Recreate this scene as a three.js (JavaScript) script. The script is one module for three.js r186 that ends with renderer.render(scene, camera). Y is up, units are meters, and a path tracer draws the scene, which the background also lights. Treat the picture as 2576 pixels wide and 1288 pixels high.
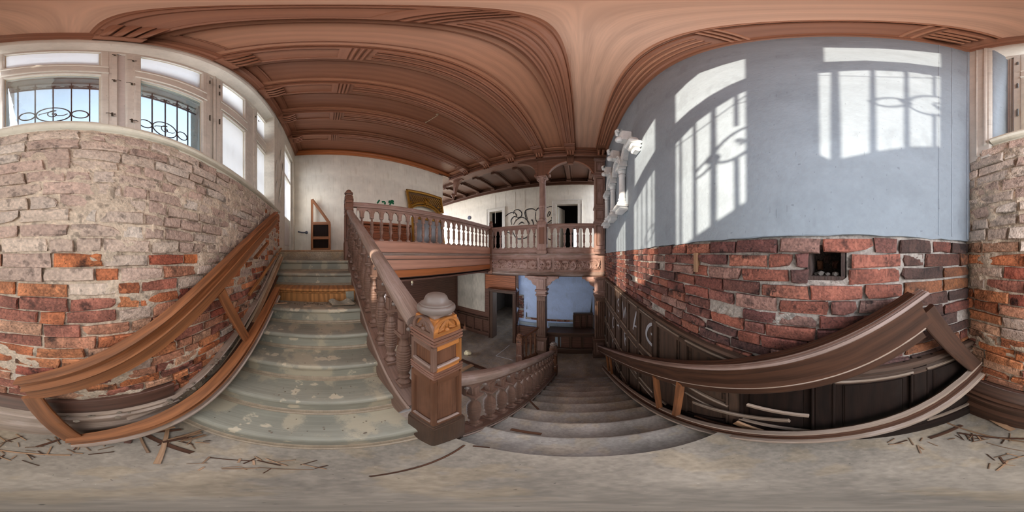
import * as THREE from 'three';
import { mergeGeometries, toCreasedNormals } from 'three/addons/utils/BufferGeometryUtils.js';

// ---------------------------------------------------------------- camera, sky, sun, exposure
const LENS = 1.6;                                   // frame height at unit depth
const scene = new THREE.Scene();
const camera = new THREE.PerspectiveCamera(2 * Math.atan(LENS / 2) * 180 / Math.PI, 2, 0.05, 400);
camera.position.set(0, 0, 0);
camera.lookAt(0, 0, -1);
scene.add(camera);
const renderer = new THREE.WebGLRenderer({ antialias: true });
renderer.toneMapping = THREE.LinearToneMapping;
renderer.toneMappingExposure = 1.2;
renderer.shadowMap.enabled = true;
{
  // a bright hazy sky: whitish towards the horizon, pale blue overhead, the same all round
  const W = 256, H = 128, d = new Float32Array(W * H * 4);
  for (let j = 0; j < H; j++) for (let i = 0; i < W; i++) {
    const e = Math.sin(((j + .5) / H - .5) * Math.PI), t = Math.pow(Math.max(0, e), .55), o = (j * W + i) * 4;
    const lo = [1.05, 1.05, 1.06], hi = [.80, .92, 1.16], gr = [.44, .41, .37];
    for (let c = 0; c < 3; c++) d[o + c] = 3.0 * (e < 0 ? gr[c] : lo[c] + (hi[c] - lo[c]) * t);
    d[o + 3] = 1;
  }
  const sky = new THREE.DataTexture(d, W, H, THREE.RGBAFormat, THREE.FloatType);
  sky.mapping = THREE.EquirectangularReflectionMapping; sky.magFilter = THREE.LinearFilter; sky.minFilter = THREE.LinearFilter;
  sky.needsUpdate = true;
  scene.background = sky;
}
const TO_SUN = new THREE.Vector3(-.60, .17, .78).normalize();
const sun = new THREE.DirectionalLight(0xfff0dc, 7.5);
sun.name = 'sun';
sun.position.copy(TO_SUN).multiplyScalar(60);
sun.castShadow = true; sun.shadow.radius = .55; sun.shadow.mapSize.set(4096, 4096);
Object.assign(sun.shadow.camera, { left: -14, right: 14, top: 14, bottom: -14, near: 1, far: 140 });
scene.add(sun, sun.target);

// ---------------------------------------------------------------- the plan of the hall, and the bend
// The photograph shows the whole round of a stair hall. The hall is drawn up in plain metres from the standing point on the
// landing (x towards the white wall, y up, f towards the gallery) and every piece is then unrolled round that point into one
// curved hall: a direction round becomes width, a distance stays depth.
const UF = 1458, KP = Math.PI / 1288, AWAY = 1, SCALE = 1.2;
function bend(x, y, z, ref, out) {
  const rho = Math.hypot(x, z), r = Math.hypot(rho, y), d = SCALE * (r + AWAY);
  let u = UF + Math.atan2(x, -z) / KP;
  while (u - ref > 1288) u -= 2576;
  while (u - ref < -1288) u += 2576;
  out[0] = d * LENS * (u - 1288) / 1288; out[1] = d * LENS * Math.atan2(y, rho) / KP / 1288; out[2] = -d;
  return out;
}
const V = (x, y, f) => new THREE.Vector3(x, y, -f);
const ang = (u) => (u - UF) * KP, ele = (v) => (644 - v) * KP;
const onF = (u, v, f) => { const a = ang(u), rho = f / Math.cos(a); return V(f * Math.tan(a), rho * Math.tan(ele(v)), f); };
const onX = (u, v, x) => { const a = ang(u), rho = x / Math.sin(a); return V(x, rho * Math.tan(ele(v)), x / Math.tan(a)); };
const onY = (u, v, y) => { const a = ang(u), rho = y / Math.tan(ele(v)); return V(rho * Math.sin(a), y, rho * Math.cos(a)); };
const bentAt = (p, ref) => { const o = bend(p.x, p.y, p.z, ref, [0, 0, 0]); return new THREE.Vector3(o[0], o[1], o[2]); };

// ---------------------------------------------------------------- random and noise
let seed = 7;
const rnd = (a = 1, b) => { seed = (seed + 0x6d2b79f5) | 0; let t = Math.imul(seed ^ (seed >>> 15), 1 | seed); t = (t + Math.imul(t ^ (t >>> 7), 61 | t)) ^ t; const r = ((t ^ (t >>> 14)) >>> 0) / 4294967296; return b === undefined ? r * a : a + r * (b - a); };
const hash = (i, j) => { let h = Math.imul(i, 374761393) + Math.imul(j, 668265263) | 0; h = Math.imul(h ^ (h >>> 13), 1274126177); return ((h ^ (h >>> 16)) >>> 0) / 4294967296; };
const mod = (a, n) => ((a % n) + n) % n;
function noise(x, y, px = 0, py = 0) {          // value noise 0..1, periodic when px, py are given
  let i = Math.floor(x), j = Math.floor(y), a = x - i, b = y - j; a = a * a * (3 - 2 * a); b = b * b * (3 - 2 * b);
  let i1 = i + 1, j1 = j + 1; if (px) { i = mod(i, px); i1 = mod(i1, px); } if (py) { j = mod(j, py); j1 = mod(j1, py); }
  return (hash(i, j) * (1 - a) + hash(i1, j) * a) * (1 - b) + (hash(i, j1) * (1 - a) + hash(i1, j1) * a) * b;
}
function fbm(x, y, px, py, n = 4) { let s = 0, w = .5, t = 0; for (let k = 0; k < n; k++) { s += w * noise(x + 17 * k, y + 31 * k, px, py); t += w; w *= .55; x *= 2; y *= 2; px *= 2; py *= 2; } return s / t; }
const clamp = (x, a = 0, b = 1) => Math.min(b, Math.max(a, x)), mixn = (a, b, t) => a + (b - a) * t, sstep = (a, b, x) => { const t = clamp((x - a) / (b - a)); return t * t * (3 - 2 * t); };

// ---------------------------------------------------------------- textures: colour and grain only
function tex(n, m, f, colour = true) {          // f(s, t, out) with s, t in 0..1; out in sRGB 0..1
  const d = new Uint8Array(n * m * 4), o = [0, 0, 0];
  for (let j = 0; j < m; j++) for (let i = 0; i < n; i++) { f(i / n, j / m, o); const k = (j * n + i) * 4; for (let c = 0; c < 3; c++) d[k + c] = clamp(o[c]) * 255; d[k + 3] = 255; }
  const t = new THREE.DataTexture(d, n, m); t.wrapS = t.wrapT = THREE.RepeatWrapping; t.magFilter = THREE.LinearFilter; t.minFilter = THREE.LinearFilter;
  if (colour) { t.colorSpace = THREE.SRGBColorSpace; const m = [0, 0, 0]; for (let k = 0; k < d.length; k += 52) for (let c = 0; c < 3; c++) m[c] += Math.pow(d[k + c] / 255, 2.2); t.userData.mean = m.map((x) => x / (d.length / 52)); }
  t.needsUpdate = true; return t;
}
const grey = (o, v) => { o[0] = o[1] = o[2] = v; };
const grainAt = (s, t) => {
  const w = fbm(s * 3, t * 6, 3, 6, 3), y = t + .022 * (w - .5);
  const rings = .5 + .5 * Math.sin(6.2832 * (y * 14 + 1.1 * w));
  return { rings, fine: noise(s * 7, y * 240, 7, 240), mid: noise(s * 3, y * 60, 3, 60), w };
};
const T = {};
T.wood = tex(1024, 512, (s, t, o) => { const g = grainAt(s, t), v = .60 + .14 * g.rings + .13 * g.mid + .13 * g.fine; o[0] = v; o[1] = v * .985; o[2] = v * .97; });
T.woodSmooth = tex(1024, 512, (s, t, o) => { const w = fbm(s * 2, t * 5, 2, 5, 3), fine = noise(s * 5 + .4 * w, (t + .006 * w) * 200, 5, 200), v = .84 + .05 * (w - .5) + .055 * (fine - .5) + .03 * Math.sin(6.2832 * (t * 9 + .8 * w)); o[0] = v; o[1] = v * .985; o[2] = v * .97; });
T.woodWorn = tex(1024, 512, (s, t, o) => {
  const g = grainAt(s, t), wear = sstep(.42, .72, fbm(s * 6, t * 9, 6, 9, 5) + .25 * (g.fine - .5)); let v = .66 + .035 * g.rings + .09 * g.mid + .11 * g.fine;
  o[0] = mixn(v, .93, wear * .62); o[1] = mixn(v * .97, .92, wear * .68); o[2] = mixn(v * .94, .93, wear * .72);
});
T.woodBump = tex(1024, 512, (s, t, o) => { const g = grainAt(s, t); grey(o, .35 * g.mid + .45 * g.fine + .2 * g.rings); }, false);
T.plaster = tex(1024, 1024, (s, t, o) => {
  const a = fbm(s * 5, t * 5, 5, 5, 5), b = fbm(s * 40, t * 40, 40, 40, 3), st = sstep(.60, .74, fbm(s * 9 + 3, t * 3, 9, 3, 4));
  const v = .86 + .10 * (a - .5) + .05 * (b - .5) - .03 * st; o[0] = v; o[1] = v - .004; o[2] = v - .012;
  const scr = noise(s * 90, t * 34, 90, 34) > .965 ? .12 : 0; o[0] -= scr; o[1] -= scr; o[2] -= scr;
});
T.plasterBump = tex(1024, 1024, (s, t, o) => grey(o, .55 * fbm(s * 18, t * 18, 18, 18, 4) + .45 * fbm(s * 70, t * 70, 70, 70, 3)), false);
T.cream = tex(1024, 1024, (s, t, o) => {
  const a = fbm(s * 4, t * 4, 4, 4, 5), drip = sstep(.55, .8, noise(s * 46, t * 3, 46, 3) * .6 + .4 * fbm(s * 12, t * 5, 12, 5, 3)), v = .90 + .10 * (a - .5);
  o[0] = v - .035 * drip; o[1] = v - .04 * drip - .01; o[2] = v - .05 * drip - .03;
});
T.brick = tex(1024, 1024, (s, t, o) => {
  const a = fbm(s * 8, t * 8, 8, 8, 5), b = fbm(s * 110, t * 110, 110, 110, 3), pale = sstep(.63, .72, fbm(s * 14 + 5, t * 20, 14, 20, 5) + .1 * (b - .5)), dark = sstep(.58, .76, fbm(s * 12, t * 12 + 9, 12, 12, 5));
  const scr = sstep(.80, .90, noise(s * 150, t * 16, 150, 16)) * sstep(.52, .62, fbm(s * 7 + 1, t * 7, 7, 7, 3)), pit = sstep(.86, .93, noise(s * 130 + 7, t * 130, 130, 130));
  const v = .62 + .40 * (a - .5) + .34 * (b - .5) - .26 * dark - .18 * pit, k = Math.max(pale * .55, scr * .8); o[0] = mixn(v, .80, k); o[1] = mixn(v * .98, .80, k * 1.0); o[2] = mixn(v * .97, .79, k * 1.0);
});
T.rough = tex(1024, 1024, (s, t, o) => grey(o, .5 * fbm(s * 24, t * 24, 24, 24, 4) + .5 * fbm(s * 120, t * 120, 120, 120, 3)), false);
T.mortar = tex(1024, 1024, (s, t, o) => {
  const a = fbm(s * 6, t * 6, 6, 6, 5), b = fbm(s * 80, t * 80, 80, 80, 3), d = sstep(.60, .75, fbm(s * 30, t * 30, 30, 30, 4)), v = .76 + .22 * (a - .5) + .26 * (b - .5) - .16 * d;
  o[0] = v; o[1] = v * .985; o[2] = v * .96;
});
T.lino = tex(1024, 1024, (s, t, o) => {
  const a = fbm(s * 3, t * 3, 3, 3, 5), scuff = noise(s * 160, t * 5, 160, 5), dust = sstep(.45, .63, fbm(s * 5 + 2, t * 7, 5, 7, 6) + .08 * (noise(s * 200, t * 200, 200, 200) - .5)), spl = sstep(.66, .72, fbm(s * 8, t * 8 + 4, 8, 8, 6));
  const v = .50 + .12 * (a - .5) + .05 * (scuff - .5); let r = v * 1.0, g = v * .99, b = v * .90;
  r = mixn(r, .63, dust * .75); g = mixn(g, .59, dust * .75); b = mixn(b, .51, dust * .75); r = mixn(r, .74, spl * .7); g = mixn(g, .69, spl * .7); b = mixn(b, .60, spl * .7); o[0] = r; o[1] = g; o[2] = b;
});
T.dusty = tex(1024, 1024, (s, t, o) => {
  const a = fbm(s * 4, t * 4, 4, 4, 6), b = fbm(s * 60, t * 60, 60, 60, 3), p = sstep(.5, .66, fbm(s * 9, t * 9, 9, 9, 5)), lt = noise(s * 150, t * 150, 150, 150) > .985 ? .15 : 0, dk = noise(s * 110 + 3, t * 110, 110, 110) > .975 ? .16 : 0;
  const v = .56 + .26 * (a - .5) + .14 * (b - .5) + lt - dk; o[0] = v + .03 * p; o[1] = v * .955 + .015 * p; o[2] = v * .87 - .01 * p;
});
T.stainedPaper = tex(1024, 1024, (s, t, o) => {
  const a = fbm(s * 6, t * 3, 6, 3, 5), dr = sstep(.58, .82, noise(s * 60, t * 4, 60, 4) * .5 + .5 * fbm(s * 14, t * 2, 14, 2, 4)), v = .80 + .25 * (a - .5) - .09 * dr; o[0] = v; o[1] = v * .985; o[2] = v * .95;
});
function M(color, map, o = {}) {
  const m = new THREE.MeshPhysicalMaterial({ color, map: map ?? null, roughness: .75, ...o }), mean = map?.userData.mean;   // the colour given is the average of the patterned surface
  if (mean) m.color.setRGB(m.color.r / mean[0], m.color.g / mean[1], m.color.b / mean[2]);
  if (o.bumpMap) m.bumpScale = o.bumpScale ?? .002; m.name = o.name ?? 'surface'; return m;
}
const wood = (color, o = {}) => M(color, o.worn ? T.woodWorn : o.smooth ? T.woodSmooth : T.wood, { roughness: .55, bumpMap: T.woodBump, bumpScale: .0006, ...(delete o.worn, o.smooth && (o.bumpScale = .00025), delete o.smooth, o) });
const mat = {
  ceilMid: wood('#94624a', { roughness: .55, smooth: true }), hallDark: wood('#4e392d'), dadoStair: wood('#4c3729', { roughness: .8 }), sprayed: M('#a3a3a8', null, { roughness: .9 }), ceilLit: wood('#d0a48a', { roughness: .55, smooth: true }), ceil: wood('#b07b5e', { roughness: .55, smooth: true }), ceilDark: wood('#936148', { roughness: .55, smooth: true }), ceilGal: wood('#5c3c2c', { smooth: true }), ceilGrey: wood('#8d7768'),
  gal: wood('#c8937b', { smooth: true }), galWorn: wood('#a08074', { worn: true }), galOrange: wood('#b0683a', { smooth: true }), rail: wood('#947e72', { worn: true, roughness: .6 }),
  bal: wood('#74584a', { worn: true }), balGal: wood('#9c7a6a', { worn: true }), newel: wood('#b0713a', { roughness: .42 }), newelDark: wood('#6c4630', { worn: true }), plinth: wood('#4a3324', { worn: true }), cap: M('#7f726a', T.plaster, { roughness: .34 }), riserStrip: wood('#998872', { smooth: true }), galBrown: wood('#7f5846', { smooth: true }),
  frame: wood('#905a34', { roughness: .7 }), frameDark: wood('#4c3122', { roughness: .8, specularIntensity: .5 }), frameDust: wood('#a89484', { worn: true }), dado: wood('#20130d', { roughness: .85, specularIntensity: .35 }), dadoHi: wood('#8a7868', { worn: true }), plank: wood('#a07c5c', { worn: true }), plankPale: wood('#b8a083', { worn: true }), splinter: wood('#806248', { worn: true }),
  hallWood: wood('#64463a'), stripe: wood('#9a5a38'), bareWood: wood('#b07a48'),
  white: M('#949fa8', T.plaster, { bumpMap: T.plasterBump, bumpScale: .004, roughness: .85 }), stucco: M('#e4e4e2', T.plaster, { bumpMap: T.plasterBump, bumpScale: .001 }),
  cream: M('#f4ecdc', T.cream, { bumpMap: T.plasterBump, bumpScale: .002, roughness: .9 }), peel: M('#ddd4c4', T.plaster, { bumpMap: T.plasterBump, bumpScale: .006, roughness: .9 }),
  paint: M('#e2dcd0', T.plaster, { roughness: .5, bumpMap: T.plasterBump, bumpScale: .0012 }), paintGrey: M('#e0dad4', T.plaster, { roughness: .55, bumpMap: T.plasterBump, bumpScale: .001 }),
  sill: M('#d8d0bc', T.plaster, { roughness: .5, bumpMap: T.plasterBump, bumpScale: .0015 }),
  mortarRed: M('#a89f96', T.mortar, { bumpMap: T.rough, bumpScale: .012, roughness: .95 }), mortarPale: M('#c6b39d', T.mortar, { bumpMap: T.rough, bumpScale: .012, roughness: .95 }),
  lino: M('#9c9684', T.lino, { roughness: .62 }), floor: M('#8d8171', T.dusty, { roughness: .8 }), tread: M('#a1988c', T.dusty, { roughness: .75 }), hallFloor: M('#96887a', T.dusty, { roughness: .7 }), dirt: M('#a8967e', T.dusty, { roughness: .95, bumpMap: T.rough, bumpScale: .01 }),
  frostedGlass: new THREE.MeshPhysicalMaterial({ name: 'window glass hazed to spread daylight', color: 0xf0f2f4, transmission: 1, thickness: 0, roughness: .92 }),  // cloudy panes are made up to scatter sunlight into the far end
  hazedGlass: new THREE.MeshPhysicalMaterial({ name: 'window glass hazed to look bright', color: 0xe8ecf0, transmission: 1, thickness: 0, roughness: .86 }),  // cloudiness is made up so the upper panes come out bright
  glass: new THREE.MeshPhysicalMaterial({ name: 'old window glass', color: 0xc7d3da, transmission: 1, thickness: 0, roughness: .04 }),
  iron: M('#5a5c68', null, { roughness: .6, metalness: .4 }), latch: M('#4a463c', null, { roughness: .5, metalness: .5 }), gold: M('#b08030', T.woodWorn, { roughness: .42, metalness: .55 }), mesh: M('#70543a', T.wood, {}),
  nicheShade: M('#4a3a34', T.mortar, { bumpMap: T.rough, bumpScale: .02, roughness: .95 }), black: M('#1c1c1e', null, { roughness: .6 }), green: M('#176a44', null, {}), chalk: M('#d6d8dc', null, { roughness: .9 }), mirror: M('#8d8a8a', T.stainedPaper, { roughness: .32, metalness: .35 }),
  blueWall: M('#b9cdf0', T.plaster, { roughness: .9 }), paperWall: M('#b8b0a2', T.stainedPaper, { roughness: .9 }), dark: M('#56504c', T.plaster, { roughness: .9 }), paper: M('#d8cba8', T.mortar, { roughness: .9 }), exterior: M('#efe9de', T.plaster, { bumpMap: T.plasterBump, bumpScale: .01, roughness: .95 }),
};
const brickMats = (list) => list.map((c) => M(c, T.brick, { bumpMap: T.rough, bumpScale: .008, roughness: .9 }));

// ---------------------------------------------------------------- geometry helpers, in plain metres
const soup = (g) => (g.index ? g.toNonIndexed() : g);
function fromTris(pos, uv) { const g = new THREE.BufferGeometry(); g.setAttribute('position', new THREE.BufferAttribute(Float32Array.from(pos), 3)); g.setAttribute('uv', new THREE.BufferAttribute(Float32Array.from(uv), 2)); return g; }
const rect = (w, h, c = 0) => c ? [[-w / 2 + c, -h / 2], [w / 2 - c, -h / 2], [w / 2, -h / 2 + c], [w / 2, h / 2 - c], [w / 2 - c, h / 2], [-w / 2 + c, h / 2], [-w / 2, h / 2 - c], [-w / 2, -h / 2 + c]] : [[-w / 2, -h / 2], [w / 2, -h / 2], [w / 2, h / 2], [-w / 2, h / 2]];
const Y = new THREE.Vector3(0, 1, 0);
// A straight bar from p0 to p1 with the closed outline prof = [[side, up], ...]; the grain runs along it.
function bar(p0, p1, prof, up = Y) {
  const dir = p1.clone().sub(p0), L = dir.length(); dir.divideScalar(L);
  if (prof.reduce((s, q, i) => { const r = prof[(i + 1) % prof.length]; return s + q[0] * r[1] - r[0] * q[1]; }, 0) < 0) prof = prof.slice().reverse();
  const side = dir.clone().cross(up).normalize(), u2 = side.clone().cross(dir), n = prof.length, pos = [], uv = [], so = rnd(4), to = rnd(4);
  const at = (k, e) => { const q = prof[k % n], b = e ? p1 : p0; return [b.x + side.x * q[0] + u2.x * q[1], b.y + side.y * q[0] + u2.y * q[1], b.z + side.z * q[0] + u2.z * q[1]]; };
  let t = to;
  for (let k = 0; k < n; k++) {
    const q = prof[k], r = prof[(k + 1) % n], l = Math.hypot(q[0] - r[0], q[1] - r[1]), a = at(k, 0), b = at(k + 1, 0), c = at(k + 1, 1), d = at(k, 1);
    pos.push(...a, ...b, ...c, ...a, ...c, ...d); uv.push(so, t, so, t + l, so + L, t + l, so, t, so + L, t + l, so + L, t); t += l;
  }
  const flat = prof.map((q) => new THREE.Vector2(q[0], q[1])), tri = THREE.ShapeUtils.triangulateShape(flat, []);
  for (const f of tri) for (const e of [0, 1]) { const o = e ? f : [f[0], f[2], f[1]]; for (const k of o) { pos.push(...at(k, e)); uv.push(prof[k][1] * .3 + so, prof[k][0] + to); } }
  return fromTris(pos, uv);
}
// An upright box; c rounds its edges off along the longest side.
function box(x0, x1, y0, y1, f0, f1, c = 0) {
  const dx = Math.abs(x1 - x0), dy = Math.abs(y1 - y0), df = Math.abs(f1 - f0), cx = (x0 + x1) / 2, cy = (y0 + y1) / 2, cf = (f0 + f1) / 2;
  if (dy >= dx && dy >= df) return bar(V(cx, Math.min(y0, y1), cf), V(cx, Math.max(y0, y1), cf), rect(dx, df, c), new THREE.Vector3(0, 0, -1));
  if (dx >= df) return bar(V(Math.min(x0, x1), cy, cf), V(Math.max(x0, x1), cy, cf), rect(df, dy, c));
  return bar(V(cx, cy, Math.min(f0, f1)), V(cx, cy, Math.max(f0, f1)), rect(dx, dy, c));
}
// A flat polygon of 3-D points given a thickness; holes are lists of points too.
function prism(pts, off, holes = [], scale = 1) {
  const n = new THREE.Vector3(); for (let i = 0; i < pts.length; i++) { const a = pts[i], b = pts[(i + 1) % pts.length]; n.x += (a.y - b.y) * (a.z + b.z); n.y += (a.z - b.z) * (a.x + b.x); n.z += (a.x - b.x) * (a.y + b.y); }
  n.normalize(); let e1 = new THREE.Vector3(0, 1, 0).cross(n); if (e1.length() < .1) e1 = new THREE.Vector3(1, 0, 0).cross(n); e1.normalize(); const e2 = n.clone().cross(e1), o = pts[0];
  const flat = (p) => { const d = p.clone().sub(o); return new THREE.Vector2(d.dot(e1), d.dot(e2)); };
  const P = pts.map(flat), Hs = holes.map((h) => h.map(flat)), tri = THREE.ShapeUtils.triangulateShape(P, Hs), all = [...pts, ...holes.flat()], all2 = [...P, ...Hs.flat()], pos = [], uv = [];
  const so = rnd(4), to = rnd(4), back = off.dot(n) < 0;
  for (const f of tri) { for (const [list, sh] of [[f, 0], [[f[0], f[2], f[1]], 1]]) { const ff = (back ? list : [list[0], list[2], list[1]]); for (const k of ff) { const p = all[k], s = sh ? 1 : 0; pos.push(p.x + off.x * s, p.y + off.y * s, p.z + off.z * s); uv.push(all2[k].x * scale + so, all2[k].y * scale + to); } } }
  for (const ring of [pts, ...holes]) { let l = 0; for (let i = 0; i < ring.length; i++) {
    const a = ring[i], b = ring[(i + 1) % ring.length], w = a.distanceTo(b), h = off.length(); let A = [a.x, a.y, a.z], B = [b.x, b.y, b.z]; const A2 = [a.x + off.x, a.y + off.y, a.z + off.z], B2 = [b.x + off.x, b.y + off.y, b.z + off.z];
    const flip = (ring === pts) !== back; if (flip) pos.push(...A, ...B, ...B2, ...A, ...B2, ...A2); else pos.push(...B, ...A, ...A2, ...B, ...A2, ...B2);
    const q = [[l, 0], [l + w, 0], [l + w, h], [l, 0], [l + w, h], [l, h]]; if (!flip) { q[0] = [l + w, 0]; q[1] = [l, 0]; q[2] = [l, h]; q[3] = [l + w, 0]; q[4] = [l, h]; q[5] = [l + w, h]; } for (const e of q) uv.push(e[0] + so, e[1] + to); l += w;
  } }
  return fromTris(pos, uv);
}
function lathe(prof, at, seg = 16, squash) {      // prof = [[radius, height], ...] from the bottom up
  const g = new THREE.LatheGeometry(prof.map((p) => new THREE.Vector2(Math.max(p[0], .0005), p[1])), seg), uv = g.attributes.uv, p = g.attributes.position, a = rnd(3), b = rnd(3);
  for (let i = 0; i < uv.count; i++) uv.setXY(i, p.getY(i) + a, uv.getX(i) * .3 + b);
  if (squash) g.scale(...squash); g.translate(at.x, at.y, at.z); return soup(g);
}
function tube(pts, r, seg = 24, rad = 6, closed = false, tension = .5) { return soup(new THREE.TubeGeometry(new THREE.CatmullRomCurve3(pts, closed, 'catmullrom', tension), seg, r, rad, closed)); }
function ball(at, r, sx = 1, sy = 1, sz = 1, d = 1) { const g = new THREE.IcosahedronGeometry(r, d); g.scale(sx, sy, sz); g.translate(at.x, at.y, at.z); return soup(g); }
// A grid of points fn(s, t) -> Vector3, s, t in 0..1
function sheet(n, m, fn, uvf) {
  const P = [], U = []; for (let j = 0; j <= m; j++) for (let i = 0; i <= n; i++) { const p = fn(i / n, j / m); P.push(p); U.push(uvf ? uvf(i / n, j / m, p) : [p.x, p.y]); }
  const pos = [], uv = [], put = (k) => { pos.push(P[k].x, P[k].y, P[k].z); uv.push(U[k][0], U[k][1]); };
  for (let j = 0; j < m; j++) for (let i = 0; i < n; i++) { const a = j * (n + 1) + i, b = a + 1, c = b + n + 1, d = a + n + 1; put(a); put(b); put(c); put(a); put(c); put(d); }
  return fromTris(pos, uv);
}
// a ribbon of paint along a polyline that lies on a wall; n is the wall's normal
function stroke(pts, w, n, th = .003, k = 1) {
  const c = pts.length > 2 ? new THREE.CatmullRomCurve3(pts, false, 'catmullrom', .5).getPoints(Math.max(8, pts.length * 5)) : pts, L = [], R = [];
  c.forEach((p, i) => { const d = c[Math.min(i + 1, c.length - 1)].clone().sub(c[Math.max(i - 1, 0)]).normalize(), s = d.cross(n).normalize().multiplyScalar(w / 2 * (k === 1 ? 1 : mixn(k, 1, Math.sin(Math.PI * i / (c.length - 1))))); L.push(p.clone().add(s)); R.push(p.clone().sub(s)); });
  const pos = [], uv = [], o = n.clone().multiplyScalar(th), q = (p, f) => { pos.push(p.x + o.x * f, p.y + o.y * f, p.z + o.z * f); uv.push(p.x + p.z, p.y); };
  for (let i = 0; i + 1 < c.length; i++) { q(R[i], 1); q(L[i + 1], 1); q(R[i + 1], 1); q(R[i], 1); q(L[i], 1); q(L[i + 1], 1); for (const S of [L, R]) { q(S[i], 0); q(S[i + 1], 0); q(S[i + 1], 1); q(S[i], 0); q(S[i + 1], 1); q(S[i], 1); } }
  return fromTris(pos, uv);
}

// ---------------------------------------------------------------- bending and finishing
function bendGeo(g, ref, crease) {
  g = soup(g); const P = g.attributes.position, U = g.attributes.uv, pos = [], uv = [], A = [0, 0, 0], pix = 1288 / LENS;
  const B = (x, y, z) => bend(x, y, z, ref, [0, 0, 0]);
  const vert = (x, y, z, s, t) => ({ x, y, z, s, t, b: B(x, y, z) });
  const half = (a, b) => vert((a.x + b.x) / 2, (a.y + b.y) / 2, (a.z + b.z) / 2, (a.s + b.s) / 2, (a.t + b.t) / 2);
  const off = (a, b) => { bend((a.x + b.x) / 2, (a.y + b.y) / 2, (a.z + b.z) / 2, ref, A); const dx = Math.abs(A[0] - (a.b[0] + b.b[0]) / 2), dy = Math.abs(A[1] - (a.b[1] + b.b[1]) / 2), dz = Math.abs(A[2] - (a.b[2] + b.b[2]) / 2); return (dx + dy + dz * .35) / -A[2] * pix > .55; };
  const tri = (a, b, c, n) => {
    const p = n && off(a, b), q = n && off(b, c), r = n && off(c, a);
    if (!p && !q && !r) { for (const k of [a, b, c]) { pos.push(k.b[0], k.b[1], k.b[2]); uv.push(k.s, k.t); } return; }
    const ab = p && half(a, b), bc = q && half(b, c), ca = r && half(c, a); n--;
    if (p && q && r) { tri(a, ab, ca, n); tri(ab, b, bc, n); tri(ca, bc, c, n); tri(ab, bc, ca, n); }
    else if (p && q) { tri(ab, b, bc, n); tri(a, ab, bc, n); tri(a, bc, c, n); } else if (q && r) { tri(bc, c, ca, n); tri(b, bc, ca, n); tri(b, ca, a, n); } else if (r && p) { tri(ca, a, ab, n); tri(c, ca, ab, n); tri(c, ab, b, n); }
    else if (p) { tri(a, ab, c, n); tri(ab, b, c, n); } else if (q) { tri(b, bc, a, n); tri(bc, c, a, n); } else { tri(c, ca, b, n); tri(ca, a, b, n); }
  };
  for (let i = 0; i < P.count; i += 3) tri(...[0, 1, 2].map((k) => vert(P.getX(i + k), P.getY(i + k), P.getZ(i + k), U ? U.getX(i + k) : 0, U ? U.getY(i + k) : 0)), 8);
  const out = fromTris(pos, uv); return crease === 0 ? (out.computeVertexNormals(), out) : toCreasedNormals(out, crease ?? .6);
}
const used = new Map(), numbered = (n) => { const k = used.get(n) ?? 0; used.set(n, k + 1); return k ? `${n}_${String(k).padStart(3, '0')}` : n; };
let nTris = 0;
// One thing: its parts are gathered in plain metres, then bent and hung under a group at the thing's base.
class Thing {
  constructor(name, label, category, o = {}) { Object.assign(this, { name, label, category, ref: 1288, parts: [], ...o }); }
  add(name, geos, m, o = {}) { if (!m) console.log('no material', this.name, name); const p = { name, geos: [].concat(geos), m, subs: [], ...o }; (o.under ? o.under.subs : this.parts).push(p); return p; }
  done() {
    const ready = (p) => { const raw = this.raw || p.raw; const gs = p.geos.map((g) => soup(g)); gs.forEach((g) => { for (const k of Object.keys(g.attributes)) if (k !== 'position' && k !== 'uv') g.deleteAttribute(k); }); const one = gs.length > 1 ? mergeGeometries(gs) : gs[0]; p.g = raw ? toCreasedNormals(one, .6) : bendGeo(one, p.ref ?? this.ref, p.crease); p.g.computeBoundingBox(); nTris += p.g.attributes.position.count / 3; p.subs.forEach(ready); };
    this.parts.forEach(ready);
    const b = new THREE.Box3(), grow = (p) => { b.union(p.g.boundingBox); p.subs.forEach(grow); }; this.parts.forEach(grow);
    const base = new THREE.Vector3((b.min.x + b.max.x) / 2, b.min.y, (b.min.z + b.max.z) / 2), single = this.parts.length === 1 && this.parts[0].name === this.name;
    const mk = (p) => { p.g.translate(-base.x, -base.y, -base.z); const m = new THREE.Mesh(p.g, p.m); m.name = p.name; m.castShadow = m.receiveShadow = true; if (p.label) m.userData.label = p.label; if (p.kind) m.userData.kind = p.kind; p.subs.forEach((s) => m.add(mk(s))); return m; };
    const root = single ? mk(this.parts[0]) : new THREE.Group(); if (!single) for (const p of this.parts) root.add(mk(p));
    root.name = numbered(this.name); root.position.copy(base); if (this.label) root.userData.label = this.label; if (this.category) root.userData.category = this.category; if (this.group) root.userData.group = this.group; if (this.kind) root.userData.kind = this.kind;
    scene.add(root); this.parts = null; return root;
  }
}
const one = (name, label, category, geos, m, o = {}) => { const t = new Thing(name, label, category, o); t.add(name, geos, m, o.crease === undefined ? {} : { crease: o.crease }); return t.done(); };
const struct = (name, geos, m, ref, label, o = {}) => one(name, label, undefined, geos, m, { ref, kind: 'structure', ...o });
// ================================================================ THE SETTING
const W = -.816, R = .755, H = 1.51, RISE = .18, FLOOR2 = .11, FAR = -4.6, GAL = 4.8, BACK = 6.45, CEIL = 3.46, HALL = -3.31, HB = 5.25;
const stairX = (k) => -(.61 + .293 * (k - 1)), stepY = (k) => -H + RISE * k;
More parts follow.
